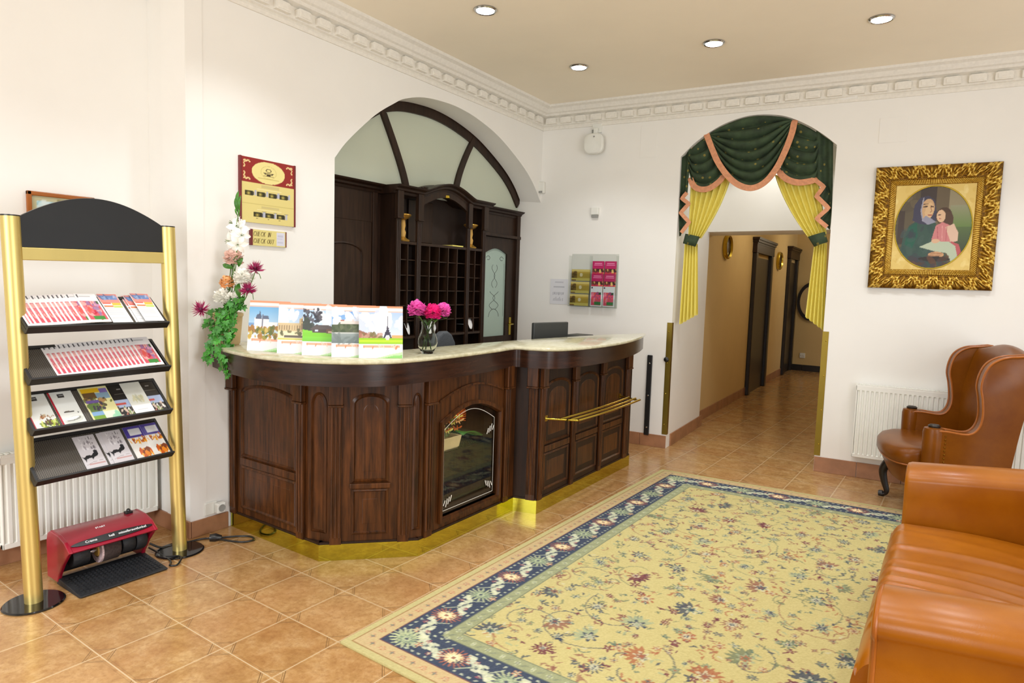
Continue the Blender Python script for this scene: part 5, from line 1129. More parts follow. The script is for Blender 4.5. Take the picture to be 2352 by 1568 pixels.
def jabot(zz, outer, name, sgn):
    b = fmb(BWF); n = 24; vs = []
    Z = [cz(*p) for p in zz]; top = cz(*outer[0]); 
    O = [cz(*p) for p in outer]; m = 60
    zi = [tuple(p) for p in [Z[0]]]; I = [np.array(p) for p in Z]
    cum = [0]
    for a, e in zip(I[:-1], I[1:]): cum.append(cum[-1]+np.linalg.norm(e-a))
    def lerp(P, s):
        s = s*(len(P)-1); k = min(int(s), len(P)-2); return np.array(P[k])*(1-(s-k))+np.array(P[k+1])*(s-k)
    nv = (len(Z)-1)*8+1
    def f(s, t):
        a = lerp(O, t); e = lerp(Z, t); p = a*(1-s)+e*s; return (p[0], -.055+.018*math.sin(s*9+2*t)+.012*s, p[1])
    b.grid(f, 12, nv); o = obj(name, b, M['swag'], va, smooth=3.2)
    tape([tuple(lerp(Z[1:], k/40)) for k in range(41)], .035, -.02, 'braid', o)
jabot([(295, 300), (272, 585), (240, 622), (284, 655), (232, 712), (286, 772), (236, 838)], [(222, 330), (220, 520), (220, 620), (218, 680), (218, 740), (218, 800), (220, 860)], 'jabot', -1)
jabot([(1086, 190), (1088, 512), (1134, 548), (1088, 608), (1164, 682), (1090, 748), (1155, 802)], [(1192, 262), (1190, 540), (1188, 600), (1186, 660), (1182, 720), (1178, 770), (1172, 820)], 'jabot', 1)
def drape(top, waist, hem, label, tie, side):
    t = thing('curtain', label, 'curtain', BWF.p(waist[0][0], waist[0][1]), BWF.rot(), 'yellow tied-back curtains in the archway')
    nu = 90
    def panel(a, b_, c_, e_, f0, n, folds, am0, am1, sagL, sagR):
        b = fmb(BWF)
        def f(s, v):
            L = np.array(a)*(1-v)+np.array(c_)*v; R_ = np.array(b_)*(1-v)+np.array(e_)*v
            L = L+np.array([sagL*4*v*(1-v), 0]); R_ = R_+np.array([sagR*4*v*(1-v), 0])
            p = L*(1-s)+R_*s; am = am0*(1-v)+am1*v; return (p[0], f0+am*(.5+.5*math.sin(2*PI*folds*s+.5*math.sin(4*s)+.6*v)), p[1])
        b.grid(f, nu, n); return b
    b = panel(top[0], top[1], waist[0], waist[1], -.10, 40, 6.5, .05, .035, side[0], side[1]); obj('upper_drape', b, M['curtain'], t, smooth=3.2)
    nu = 90; b = fmb(BWF)
    def f(s, v):
        L = np.array(waist[2])*(1-v)+np.array(hem[0])*v; R_ = np.array(waist[3])*(1-v)+np.array(hem[1])*v; p = L*(1-s)+R_*s
        return (p[0], -.10+.055*(.5+.5*math.sin(2*PI*5*s+.4))*(.6+.4*v), p[1]-.012*abs(math.sin(2*PI*2.5*s))*(v > .98))
    b.grid(f, nu, 40); obj('lower_drape', b, M['curtain'], t, smooth=3.2)
    b = fmb(BWF); T4 = [cz(*p) for p in tie]; n = 10
    vs = [];
    for k in range(n+1):
        s = k/n; bul = .04*math.sin(PI*s)
        for a, e in ((T4[0], T4[1]), (T4[3], T4[2])): vs.append((a[0]*(1-s)+e[0]*s, -.085+.05+bul*.6, a[1]*(1-s)+e[1]*s))
    b.add(vs, [(2*k, 2*k+2, 2*k+3, 2*k+1) for k in range(n)]); obj('tieback', b, M['swag'], t, solid=.012, smooth=3., label='green patterned tieback')
drape([cz(288, 470), cz(548, 470)], [cz(270, 870), cz(352, 870), cz(248, 890), cz(330, 905)], [cz(215, 1412), cz(334, 1345)], 'yellow curtain tied back at left side of the archway', [(262, 843), (350, 862), (322, 925), (246, 905)], (-.0, .03))
drape([cz(820, 470), cz(1095, 480)], [cz(1035, 870), cz(1150, 840), cz(1070, 905), cz(1152, 900)], [cz(1014, 1362), cz(1135, 1455)], 'yellow curtain tied back at right side of the archway', [(1035, 862), (1138, 832), (1158, 895), (1075, 925)], (-.03, 0))
# ================================================================== RUG
RC = [np.array([-2.095, 1.81]), np.array([.42, 1.78]), np.array([.42, 5.50]), np.array([-2.06, 5.28])]   # near left, near right, far right, far left
RWd, RHt = 2.5, 3.5
def rug_paint():
    nx, ny = 430, 600; X, Y = np.meshgrid(np.linspace(0, RWd, nx), np.linspace(0, RHt, ny)); g = random.Random(11)
    Cc = np.empty((ny, nx, 3)); Cc[:] = (188, 176, 120)
    Cc += (RNG.random((ny, nx, 1))-.5)*14
    def sub(cx, cy, R):
        i0, i1 = max(0, int((cx-R)/RWd*(nx-1))), min(nx, int((cx+R)/RWd*(nx-1))+2); j0, j1 = max(0, int((cy-R)/RHt*(ny-1))), min(ny, int((cy+R)/RHt*(ny-1))+2)
        return slice(j0, j1), slice(i0, i1)
    def put(sl, k, col, a=.9):
        a = a*.88
        v = Cc[sl]; v[k] = v[k]*(1-a)+np.array(col)*a
    def rosette(cx, cy, R, n, cols, rot=0., asp=1., a=.9):
        sl = sub(cx, cy, R*1.6); x = X[sl]-cx; y = (Y[sl]-cy)
        xr = x*math.cos(rot)+y*math.sin(rot); yr = (-x*math.sin(rot)+y*math.cos(rot))/asp; r = np.hypot(xr, yr); th = np.arctan2(yr, xr)
        put(sl, r < R*(.70+.30*np.cos(n*th)), cols[0], a); put(sl, r < R*(.46+.14*np.cos(n*th)), cols[1], a); put(sl, r < R*.22, cols[2], a)
    def leaf(cx, cy, L, w, rot, col, a=.85):
        sl = sub(cx, cy, L); x = X[sl]-cx; y = Y[sl]-cy; xr = x*math.cos(rot)+y*math.sin(rot); yr = -x*math.sin(rot)+y*math.cos(rot)
        t = xr/L; put(sl, (np.abs(t) < 1) & (np.abs(yr-.25*w*np.sin(3*t)) < w*(1-t*t)), col, a)
    def curve(pts, w, col, a=.7):
        for (x0, y0), (x1, y1) in zip(pts[:-1], pts[1:]):
            L = math.hypot(x1-x0, y1-y0); sl = sub((x0+x1)/2, (y0+y1)/2, L/2+w*2); dx, dy = x1-x0, y1-y0; t = np.clip(((X[sl]-x0)*dx+(Y[sl]-y0)*dy)/(L*L+1e-9), 0, 1)
            put(sl, np.hypot(X[sl]-x0-t*dx, Y[sl]-y0-t*dy) < w, col, a)
    def palmette(cx, cy, R, rot, cols):
        for k in range(7):
            q = rot+(k-3)*.42; leaf(cx+math.cos(q)*R*.62, cy+math.sin(q)*R*.62, R*.45, R*.13, q, cols[0])
        rosette(cx, cy, R*.55, 6, (cols[1], cols[2], cols[0]), rot)
    slate, sage, cream, mauve, plum, rust, gg, tealg = (60, 68, 84), (150, 160, 128), (192, 188, 156), (132, 88, 76), (92, 42, 60), (156, 92, 66), (104, 114, 90), (78, 100, 94)
    pal = [(slate, cream, tealg), (mauve, cream, slate), (sage, slate, cream), (gg, sage, rust), (slate, sage, mauve), (mauve, sage, plum), (tealg, cream, slate), (plum, mauve, cream), (rust, cream, mauve)]
    # field
    F0 = .37
    for k in range(44):                                            # scrolling vines
        x0, y0 = g.uniform(F0, RWd-F0), g.uniform(F0, RHt-F0); q = g.uniform(0, 6.3); R = g.uniform(.12, .3); s = g.choice((-1, 1))
        curve([(x0+R*(1-.08*i)*math.cos(q+s*i*.34), y0+R*(1-.08*i)*math.sin(q+s*i*.34)) for i in range(12)], .0035, g.choice((gg, mauve, slate)), .55)
    st = .064
    for i in range(int((RWd-2*F0)/st)+1):
        for j in range(int((RHt-2*F0)/st)+1):
            x, y = F0+i*st+g.uniform(-.04, .04), F0+j*st+g.uniform(-.04, .04); c = g.choice(pal); t = g.random()
            if t < .30: rosette(x, y, g.uniform(.022, .034), g.choice((5, 6, 8)), c, g.uniform(0, 6), g.uniform(.6, 1.), .8)
            elif t < .62:
                q = g.uniform(0, 6.3)
                for m in range(g.choice((3, 4, 5))): leaf(x+g.uniform(-.03, .03), y+g.uniform(-.03, .03), g.uniform(.010, .024), g.uniform(.004, .007), q+m*.8, c[0], .75)
            elif t < .75: rosette(x, y, g.uniform(.010, .018), 4, (c[0], c[0], c[1]), g.uniform(0, 6), 1, .75); leaf(x+.03, y, .022, .004, g.uniform(0, 6), gg, .7)
            elif t < .88:
                q = g.uniform(0, 6.3); curve([(x+.03*math.cos(q+m*.6), y+.03*math.sin(q+m*.6)) for m in range(5)], .0035, c[0], .7); leaf(x, y, .016, .006, q, c[1], .8)
    st = .235
    for i in range(int((RWd-2*F0)/st)+1):
        for j in range(int((RHt-2*F0)/st)+1):
            x, y = F0+.1+i*st+(j % 2)*.14+g.uniform(-.03, .03), F0+.1+j*st+g.uniform(-.03, .03)
            if x > RWd-F0-.04 or y > RHt-F0-.04: continue
            c = g.choice(pal); t = g.random()
            if t < .5: palmette(x, y, g.uniform(.06, .085), g.uniform(0, 6.3), c)
            else: rosette(x, y, g.uniform(.045, .062), g.choice((8, 10, 12)), c, g.uniform(0, 6), .8); rosette(x, y, .02, 6, (cream, slate, cream))
    # borders: distance to the nearest edge
    D = np.minimum(np.minimum(X, RWd-X), np.minimum(Y, RHt-Y)); S = np.where(np.minimum(X, RWd-X) < np.minimum(Y, RHt-Y), Y, X)
    nz = (RNG.random((ny, nx))-.5)*12
    B = D < .37
    def band(d0, d1, col):
        k = (D >= d0) & (D < d1); Cc[k] = np.array(col)+nz[k][:, None]
    band(0, .034, (184, 174, 122)); band(.034, .04, (150, 116, 74)); band(.04, .112, (190, 168, 124)); band(.112, .12, (112, 78, 80)); band(.12, .30, (66, 74, 90)); band(.30, .307, (100, 106, 96)); band(.307, .365, (148, 152, 116)); band(.365, .371, (118, 124, 100))
    edge = [(0, 0, 1, 0, RWd), (0, RHt, 1, 0, RWd), (0, 0, 0, 1, RHt), (RWd, 0, 0, 1, RHt)]
    for ex, ey, ax, ay, L in edge:
        ix, iy = (ay if ex == 0 else -ay), (ax if ey == 0 else -ax)    # inward
        P = lambda s, d: (ex+ax*s+ix*d, ey+ay*s+iy*d)
        ang = math.atan2(ay, ax); inn = math.atan2(iy, ix)
        n = int(L/.058)
        for k in range(2, n-1):
            s = k*L/n; x, y = P(s, .076)
            if k % 2: rosette(x, y, .018, 5, (mauve if k % 4 == 1 else rust, (226, 206, 160), gg), a=.65)
            else: rosette(x, y, .013, 4, (gg, slate, cream), a=.7)
            curve([P(s-.02, .06), P(s, .09), P(s+.02, .062)], .003, (196, 140, 110), .5)
        n = max(1, round((L-.38)/.26)); per = (L-.38)/n
        for k in range(n+1):
            s = .19+k*per; x, y = P(s, .205); green = k % 2 == 0
            # scrolled pale leaves between the medallions
            if k < n:
                for sg, dd in ((1, .17), (-1, .25)):
                    for m in range(6):
                        q = m/5*2.6-.2; cx, cy = P(s+per*.5+sg*.028+.045*math.cos(q)*sg, dd+.028*math.sin(q)*sg); leaf(cx, cy, .026, .0115, ang+q*1.3+(0 if sg > 0 else PI), (206, 208, 176), .95)
                    x2, y2 = P(s+per*.5+sg*.03, .2-sg*.035); rosette(x2, y2, .014, 5, ((170, 96, 100), cream, slate))
                for dd in (.138, .282):
                    for m in (-.06, -.03, .0, .03, .06): xx, yy = P(s+per*.5+m*1.2, dd); leaf(xx, yy, .010, .006, ang+.7*(1 if m > 0 else -1), (190, 196, 166), .9)
                curve([P(s+.05, .15), P(s+per*.35, .19), P(s+per*.5, .22), P(s+per*.65, .20), P(s+per-.05, .26)], .004, (190, 196, 160), .8)
            if green:
                rosette(x, y, .082, 16, ((190, 196, 150), (146, 158, 124), (204, 206, 170)), 0, .86); rosette(x, y, .045, 10, ((120, 136, 116), (180, 188, 150), slate), 0, .9); xx, yy = P(s, .275); rosette(xx, yy, .022, 5, ((206, 150, 112), cream, rust))
            else:
                rosette(x, y, .082, 20, ((176, 106, 84), (228, 204, 154), (236, 220, 176)), 0, .82); rosette(x, y, .05, 9, ((232, 208, 160), (236, 220, 176), mauve), 0, .8); xx, yy = P(s+.03, .19); rosette(xx, yy, .016, 5, (slate, cream, gg))
        n = int(L/.075)
        for k in range(4, n-3):
            x, y = P(k*L/n, .336); rosette(x, y, .017, 4 if k % 2 else 8, ((196, 198, 160), (110, 118, 104), cream), 0, 1, .8); curve([P(k*L/n+.022, .325), P(k*L/n+.05, .347)], .003, (110, 118, 104), .6)
    # mitre clean up: nothing
    return np.clip(Cc, 0, 255), nx, ny
RP, rnx, rny = rug_paint()
b = MB(); th = .011
def rpos(u, v): return RC[0]*(1-u)*(1-v)+RC[1]*u*(1-v)+RC[2]*u*v+RC[3]*(1-u)*v
uu, vv = np.meshgrid(np.linspace(0, 1, rnx), np.linspace(0, 1, rny)); uu = uu.ravel()[:, None]; vv = vv.ravel()[:, None]
xy = RC[0]*(1-uu)*(1-vv)+RC[1]*uu*(1-vv)+RC[2]*uu*vv+RC[3]*(1-uu)*vv
idx = np.arange(rnx*rny).reshape(rny, rnx); q = np.stack([idx[:-1, :-1], idx[:-1, 1:], idx[1:, 1:], idx[1:, :-1]], -1).reshape(-1, 4)
ring = list(idx[0, :])+list(idx[1:, -1])+list(idx[-1, -2::-1])+list(idx[-2:0, 0]); nr = len(ring); k0 = rnx*rny
V = np.concatenate([np.c_[xy, np.full(len(xy), th)], np.c_[xy[ring], np.full(nr, .0005)]]); sk = np.array([[ring[(i+1) % nr], ring[i], k0+i, k0+(i+1) % nr] for i in range(nr)])
Q = np.concatenate([q, sk]); me = bpy.data.meshes.new('persian_rug')
me.vertices.add(len(V)); me.vertices.foreach_set('co', V.astype(np.float32).ravel()); me.loops.add(Q.size); me.loops.foreach_set('vertex_index', Q.astype(np.int32).ravel())
me.polygons.add(len(Q)); me.polygons.foreach_set('loop_start', np.arange(0, Q.size, 4, dtype=np.int32)); me.polygons.foreach_set('loop_total', np.full(len(Q), 4, np.int32)); me.update(calc_edges=True); me.validate()
ca = me.color_attributes.new('Col', 'FLOAT_COLOR', 'POINT'); cc_ = np.ones((len(V), 4), np.float32); cc_[:k0, :3] = lin(RP.reshape(-1, 3)/255.); cc_[k0:, :3] = lin(np.array([190, 178, 120])/255.); ca.data.foreach_set('color', cc_.ravel())
me.materials.append(M['rug']); ro = bpy.data.objects.new('persian_rug', me); COL.objects.link(ro)
tag(ro, 'large sand-coloured floral rug with navy border on the tiled floor', 'rug')

# ================================================================== LEATHER SOFA (arm ends towards the camera)
def sfm():
    q = MB(); q.T = lambda p: (p[0]+(3.9-p[1])*.016, p[1]+(p[0]+.2)*.016, p[2]); return q
SX0, SX1 = -.208, .80
so = thing('leather_sofa', 'tan leather sofa with rolled arms on right edge of the rug', 'sofa', (.3, 3.0, 0))
def arm(yin, yout, name, sgn):
    """sgn: +1 outward is +y"""
    prof = []; w = abs(yout-yin); R = .068; zc = .637; ax = .016 if sgn < 0 else 0.
    P = [(0, .05), (0, .50), (-.005, .56)]
    for k in range(15):
        a = PI-(PI+.75)*k/14; P.append((w*.5+.004+(w*.5+.022)*math.cos(a), zc+R*math.sin(a)))
    P += [(w-.022, .50), (w-.024, .40), (w-.024, .05)]
    xs = [(0, .0, .97), (.018, .0, .985), (.05, .0, 1.)]
    rings = []
    for x, ins, sc_ in [(SX0+.005, .028, 1), (SX0-.0, .016, 1), (SX0+.004, .006, 1), (SX0+.02, 0, 1), (SX0+.3, 0, 1), (SX0+.62, 0, 1), (SX1, 0, 1)]:
        cy, cz_ = w*.5, .42; rise = .06*max(0, (x-SX0))/.62
        rings.append([(x+ax, yin+sgn*(cy+(y-cy)*(1-ins/ (w*.5))), cz_+(z-cz_)*(1-ins/.3)+rise*(z > .3)) for y, z in P])
    b = sfm(); b.loft(rings); return obj(name, b, M['leather'], so, smooth=.9), P, w
far, P, w = arm(3.74, 3.98, 'far_arm', 1)
far.name = 'arm'; Pf, wf = P, w; near, P, w = arm(2.24, 2.03, 'arm', -1)
for o_, yin, sgn, P, w in ((far, 3.74, 1, Pf, wf), (near, 2.24, -1, P, w)):
    b = sfm(); b.tube([(SX0+.012+(.016 if sgn < 0 else 0), yin+sgn*(w*.5+(y-w*.5)*.97), .42+(z-.42)*.985) for y, z in P[1:-1]], .006, 6); obj('piping', b, M['piping'], o_, smooth=.8)
# seat: one long cushion with stretched creases, rounded front
ny_, nx_ = 150, 60
def seat(u, v):
    y = 2.25+(3.73-2.25)*v; e = min(v, 1-v); ez = .035*math.exp(-e/.02)
    a = u*1.25
    if a < .25:
        q = a/.25*PI/2; x = SX0; z = .335+.105*(1-math.cos(q)) if False else .30+.14*math.sin(q)
        x = SX0-.045+.065*(1-math.cos(q)); z = .30+.15*math.sin(q)
    else:
        t = (a-.25)/1.0; x = SX0+.02+t*.75; z = .45+.02*math.sin(PI*min(1, t*1.1))-.02*t
    cr = 0.
    for c0, am, wd, ph in ((2.52, .010, .016, 0), (2.60, .011, .016, 1), (2.675, .009, .015, 2), (2.75, .011, .017, .5), (2.82, .008, .015, 2.2), (2.90, .009, .018, 1.2), (3.0, .007, .018, 1.7), (3.12, .005, .02, .9), (3.32, .009, .028, .3), (3.5, .004, .03, 2)):
        yy = c0+.03*math.sin(x*4+ph)-.10*(x-SX0); cr += am*math.exp(-((y-yy)/wd)**2)
    z += 1.5*cr*(1 if a > .15 else a/.15)*max(.25, 1-1.1*max(0, x-SX0)) - ez*(a > .1)
    return (x, y, z)
b = sfm(); b.grid(seat, nx_, ny_)
for v in (0., 1.):
    row = [seat(k/(nx_-1), v) for k in range(nx_)]; b.add(row+[(row[-1][0], row[0][1], .29), (row[0][0]+.01, row[0][1], .29)], [tuple(range(nx_+2))])
obj('seat_cushion', b, M['leather'], so, smooth=3.)
b = sfm(); b.box(SX0-.036, SX1-.1, 2.035, 3.975, .03, .325); obj('front_rail', b, M['leather'], so, bevel=.02, seg=3)
b = sfm(); b.tube([(SX0-.040, y, .31) for y in np.linspace(2.25, 3.73, 20)], .006, 6); obj('piping', b, M['piping'], so, smooth=.8)
b = sfm(); b.prism([(SX1-.30, .30), (SX1-.27, .62), (SX1-.22, .80), (SX1-.15, .86), (SX1-.04, .84), (SX1, .76), (SX1+.02, .10), (SX1-.25, .10)], 2.04, 3.97, lambda p, q, t: (p, t, q)); obj('backrest', b, M['leather'], so, bevel=.05, seg=4, smooth=.9)
for x in (SX0+.08, SX1-.08):
    for y in (2.12, 3.88): b = sfm(); b.lathe([(.022, 0), (.032, .05), (.036, .11), (.001, .11)], 14, (x, y, .011)); obj('foot', b, M['blackwood'], so, smooth=.8)

# ================================================================== WINGBACK ARMCHAIR
WCO = (.072, 5.64); WR = math.atan2(-.23, -.97)
wc = thing('wingback_armchair', 'brown leather wingback armchair with carved dark legs in front of the radiator', 'armchair', (WCO[0], WCO[1], 0), WR); wc.scale = (1.04, 1.04, 1.04)
def wcb(): return MB()
def wo(name, b, m, **k): return obj(name, b, M[m], k.pop('parent', wc), world=False, **k)
SP = [(.315, .22), (.315, .60), (.30, .635), (.24, .64), (.15, .632), (.10, .645), (.07, .69), (.06, .76), (.07, .86), (.085, .94), (.075, 1.02), (.045, 1.085), (-.01, 1.125), (-.08, 1.14), (-.20, 1.135), (-.185, .95), (-.15, .70), (-.12, .45), (-.10, .22)]
SPs = [tuple(p) for p in spline(SP, 70)]
for s in (1, -1):
    def fl(z): return .03*max(0, z-.65)/.45
    b = wcb(); n = len(SPs)
    cx, cz_ = .05, .7
    rings = []
    for y, ins in ((.315, .02), (.32, .006), (.335, 0), (.40, 0), (.415, .006), (.42, .02)):
        rings.append([(x+(cx-x)*ins/.25, s*(y+fl(z)), z+(cz_-z)*ins/.5) for x, z in SPs])
    b.loft(rings); sd = wo('wing_side', b, 'leather_w', smooth=.8)
    b = wcb(); b.tube([(x, s*(.418+fl(z)), z) for x, z in SPs[3:-12]], .007, 6); wo('piping', b, 'piping', parent=sd, smooth=.8)
    b = wcb(); b.tube([(x, s*(.318+fl(z)), z) for x, z in SPs[3:-12]], .007, 6); wo('piping', b, 'piping', parent=sd, smooth=.8)
    b = wcb(); b.lathe([(.058, .23), (.06, .5), (.062, .62), (.056, .648), (.03, .655), (.001, .655)], 24, (.30, s*.37, 0)); ps = wo('arm_post', b, 'leather_w', parent=sd, smooth=.8)
    b = wcb(); b.lathe([(.034, .654), (.036, .664), (.026, .672), (.012, .668), (.001, .672)], 18, (.30, s*.37, 0)); wo('carved_rosette', b, 'blackwood', parent=ps, smooth=.8)
    for k in range(9): pass
    b = wcb()
    for k in range(16): b.ball((.245, s*.4225, .25+k*.024), .006, 3)
    wo('nail_trim', b, 'brass', parent=sd)
b = wcb(); n = 30; pro = [(-.02, .40), (-.035, .55), (-.03, .70), (-.05, .85), (-.08, 1.0), (-.11, 1.11), (-.15, 1.15), (-.20, 1.13), (-.22, 1.05), (-.19, .8), (-.14, .5), (-.12, .25), (-.06, .25)]
pro = [tuple(p) for p in spline(pro, 50)]
rings = []
for k in range(n+1):
    y = -.33+.66*k/n; h = .035*math.cos(y/.33*PI/2); cv = .05*(abs(y)/.33)**3
    rings.append([(x+(cv if x > -.13 else 0), y, z+(h if z > 1.0 else 0)) for x, z in pro])
b.loft(rings); wo('backrest', b, 'leather_w', smooth=.8)
def seat_outline(g_=0.):
    pts = [(-.05, -.315), (.25, -.315), (.37, -.36), (.46, -.345), (.515, -.27), (.545, -.14), (.552, 0), (.545, .14), (.515, .27), (.46, .345), (.37, .36), (.25, .315), (-.05, .315)]
    return [tuple(p) for p in spline([(x-g_*(x > .2), y*(1-g_)) for x, y in pts], 48)]
b = wcb(); rings = []
for z, g_ in ((.375, .06), (.38, .02), (.40, 0), (.455, 0), (.482, .02), (.497, .06), (.502, .14)): rings.append([(x, y, z) for x, y in seat_outline(g_)])
b.loft(rings); sc_ = wo('seat_cushion', b, 'leather_w', smooth=.9)
b = wcb(); b.tube([(x, y, .385) for x, y in seat_outline(.012)[3:-3]], .006, 6); wo('piping', b, 'piping', parent=sc_, smooth=.8)
b = wcb(); rings = []
for z, g_ in ((.225, .14), (.245, .08), (.33, .04), (.375, .045)): rings.append([(x, y, z) for x, y in seat_outline(g_)])
b.loft(rings); wo('seat_rail', b, 'leather_w', smooth=.8)
for s in (1, -1):
    dx = -.09 if s > 0 else .02
    b = wcb(); b.tube([(p[0]+dx, p[1], p[2]+(.012*(1-p[2]/.28) if s > 0 else 0)) for p in spline([(.42, s*.22, .28), (.455, s*.235, .20), (.445, s*.23, .12), (.425, s*.22, .05), (.435, s*.225, .022), (.47, s*.24, .016)], 24)], [.034-.018*min(1, k/16) + (.008 if k > 19 else 0) for k in range(24)], 10); wo('leg', b, 'blackwood', smooth=.8)
    b = wcb(); b.tube([(-.10, s*.31, .26), (-.13, s*.31, .12), (-.17, s*.31, .01)], [.026, .022, .018], 10); wo('leg', b, 'blackwood', smooth=.8)
# ================================================================== PICTURE CALENDARS ON THE WORKTOP
ZT_ = 1.1405
CW, CH = .225, .272
def base(top, sky0, sky1, s0=.27, s1=.88):
    c = Canvas(70, 88, (236, 236, 236), 1.2); c.rect(0, .965, 1, 1, (240, 150, 110)); c.rect(0, .885, 1, .9, (244, 190, 170)); c.vgrad(0, s0, 1, s1, sky0, sky1)
    c.rect(.1, .20, .93, .245, (240, 170, 140)); c.blobs(10, .1, .20, .9, .24, [(230, 130, 90), (246, 210, 190)], .02, .05, .4, .8, 2); c.rect(.1, .15, .5, .16, (226, 226, 226)); c.poly([(.4, 0), (.7, .07), (1, .12), (1, 0)], (190, 226, 170)); c.poly([(.55, 0), (.8, .05), (1, .06), (1, 0)], (140, 200, 110)); return c
CL = [(250, 250, 252), (236, 240, 248), (226, 232, 244)]
def c_castle():
    c = base(1, (226, 236, 246), (116, 178, 224)); c.rect(0, .5, 1, .56, (120, 160, 206)); c.rect(.14, .44, .5, .66, (232, 232, 236)); c.rect(.5, .44, .72, .58, (236, 236, 238)); c.rect(.74, .42, .82, .70, (240, 240, 242)); c.poly([(.16, .64), (.2, .73), (.3, .73), (.32, .64)], (90, 100, 124)); c.poly([(.34, .64), (.36, .71), (.47, .71), (.5, .64)], (96, 106, 130)); c.poly([(.24, .72), (.265, .82), (.29, .72)], (80, 90, 116)); c.poly([(.735, .70), (.78, .76), (.825, .70)], (150, 166, 190)); c.line([(.34, .46), (.34, .72)], .02, (110, 116, 136)); c.rect(.88, .44, .97, .52, (226, 222, 220))
    c.blobs(90, 0, .27, 1, .48, [(196, 164, 70), (150, 140, 50), (120, 110, 50), (214, 190, 110), (170, 120, 60), (96, 110, 50)], .02, .05, 1.3, .9, 3); return c
def c_palace():
    c = base(1, (236, 234, 236), (150, 190, 230)); c.blobs(16, 0, .6, 1, .86, CL, .08, .2, .5, .8, 5); c.rect(0, .44, .55, .60, (206, 184, 140)); c.rect(.5, .42, 1, .70, (196, 172, 124)); c.poly([(.55, .70), (.6, .78), (.8, .78), (.85, .70)], (206, 188, 144)); c.rect(.62, .76, .78, .8, (214, 198, 156))
    for k in range(9): c.rect(.02+.06*k, .46, .045+.06*k, .56, (150, 126, 90))
    for k in range(6): c.rect(.55+.075*k, .48, .58+.075*k, .6, (140, 116, 84)); c.rect(.55+.075*k, .63, .58+.075*k, .68, (146, 122, 88))
    c.rect(0, .27, 1, .44, (230, 220, 180)); c.blobs(20, 0, .38, 1, .46, [(90, 90, 50), (110, 100, 60)], .02, .06, .6, .8, 6); c.rect(.15, .32, 1, .36, (96, 84, 70)); c.rect(0, .27, 1, .3, (200, 196, 90)); return c
def c_chalet():
    c = base(1, (220, 230, 244), (176, 208, 238)); c.blobs(8, .4, .6, 1, .86, CL, .1, .2, .5, .7, 4); c.blobs(60, .0, .66, .42, .9, [(50, 50, 60), (70, 66, 70), (90, 90, 100)], .015, .045, .8, .9, 6); c.blobs(26, 0, .4, .22, .68, [(60, 76, 56), (80, 96, 70), (60, 66, 60)], .04, .08, 1, .9, 7); c.rect(0, .27, 1, .44, (124, 200, 50)); c.poly([(0, .44), (0, .5), (.3, .46), (.6, .42), (1, .44)], (130, 206, 56)); c.rect(.22, .44, .62, .52, (84, 70, 66)); c.poly([(.16, .5), (.3, .6), (.62, .585), (.76, .52)], (92, 82, 80)); c.rect(.28, .46, .36, .5, (200, 210, 226)); c.rect(.55, .43, .74, .52, (110, 84, 70)); c.rect(.58, .44, .7, .48, (200, 170, 150)); c.vgrad(0, .27, 1, .36, (116, 190, 60), (128, 208, 60)); return c
def c_lake():
    c = base(1, (206, 222, 240), (110, 160, 216)); c.blobs(16, 0, .64, 1, .9, CL, .08, .18, .5, .9, 9); c.poly([(0, .46), (0, .62), (.3, .64), (.5, .67), (.8, .68), (1, .66), (1, .46)], (92, 102, 78)); c.blobs(40, 0, .47, 1, .65, [(76, 90, 66), (110, 118, 92), (90, 96, 80)], .03, .07, .8, .8, 2); c.rect(.2, .64, .62, .69, (226, 214, 208)); c.rect(.2, .69, .28, .72, (176, 110, 90)); c.rect(.45, .67, .5, .73, (220, 206, 200)); c.rect(0, .27, 1, .47, (126, 138, 140)); c.vgrad(0, .27, 1, .45, (110, 122, 122), (150, 162, 160)); c.rect(0, .455, 1, .475, (196, 200, 196)); c.blobs(10, .1, .3, .9, .42, [(140, 152, 152), (112, 124, 122)], .05, .15, .3, .6, 4); return c
def c_tower():
    c = base(1, (226, 230, 242), (170, 196, 236)); c.blobs(26, 0, .5, 1, .88, CL+[(200, 210, 230)], .08, .2, .55, .9, 12); c.poly([(0, .36), (0, .54), (.25, .46), (.5, .40), (.5, .36)], (150, 104, 84)); c.blobs(20, 0, .36, .5, .46, [(170, 120, 100), (120, 110, 70), (190, 150, 130)], .03, .07, .6, .8, 3); c.rect(.75, .37, 1, .44, (216, 170, 110)); c.rect(0, .27, 1, .38, (150, 200, 40)); c.rect(0, .3, 1, .35, (186, 222, 50))
    k = (60, 56, 74); c.poly([(.55, .39), (.60, .49), (.635, .58), (.648, .75), (.655, .75), (.668, .58), (.70, .49), (.75, .39), (.71, .39), (.68, .44), (.62, .44), (.59, .39)], k); c.rect(.585, .48, .715, .5, k); c.rect(.615, .57, .685, .585, k); c.ell(.65, .385, .045, .04, (214, 206, 206)); c.line([(.651, .74), (.651, .80)], .012, k); return c
LK = [(-3.225, 2.115), (-3.012, 2.155), (-2.868, 2.205), (-2.705, 2.262), (-2.592, 2.345)]
RK = [(-3.00, 2.185), (-2.80, 2.26), (-2.66, 2.325), (-2.515, 2.425), (-2.453, 2.512)]
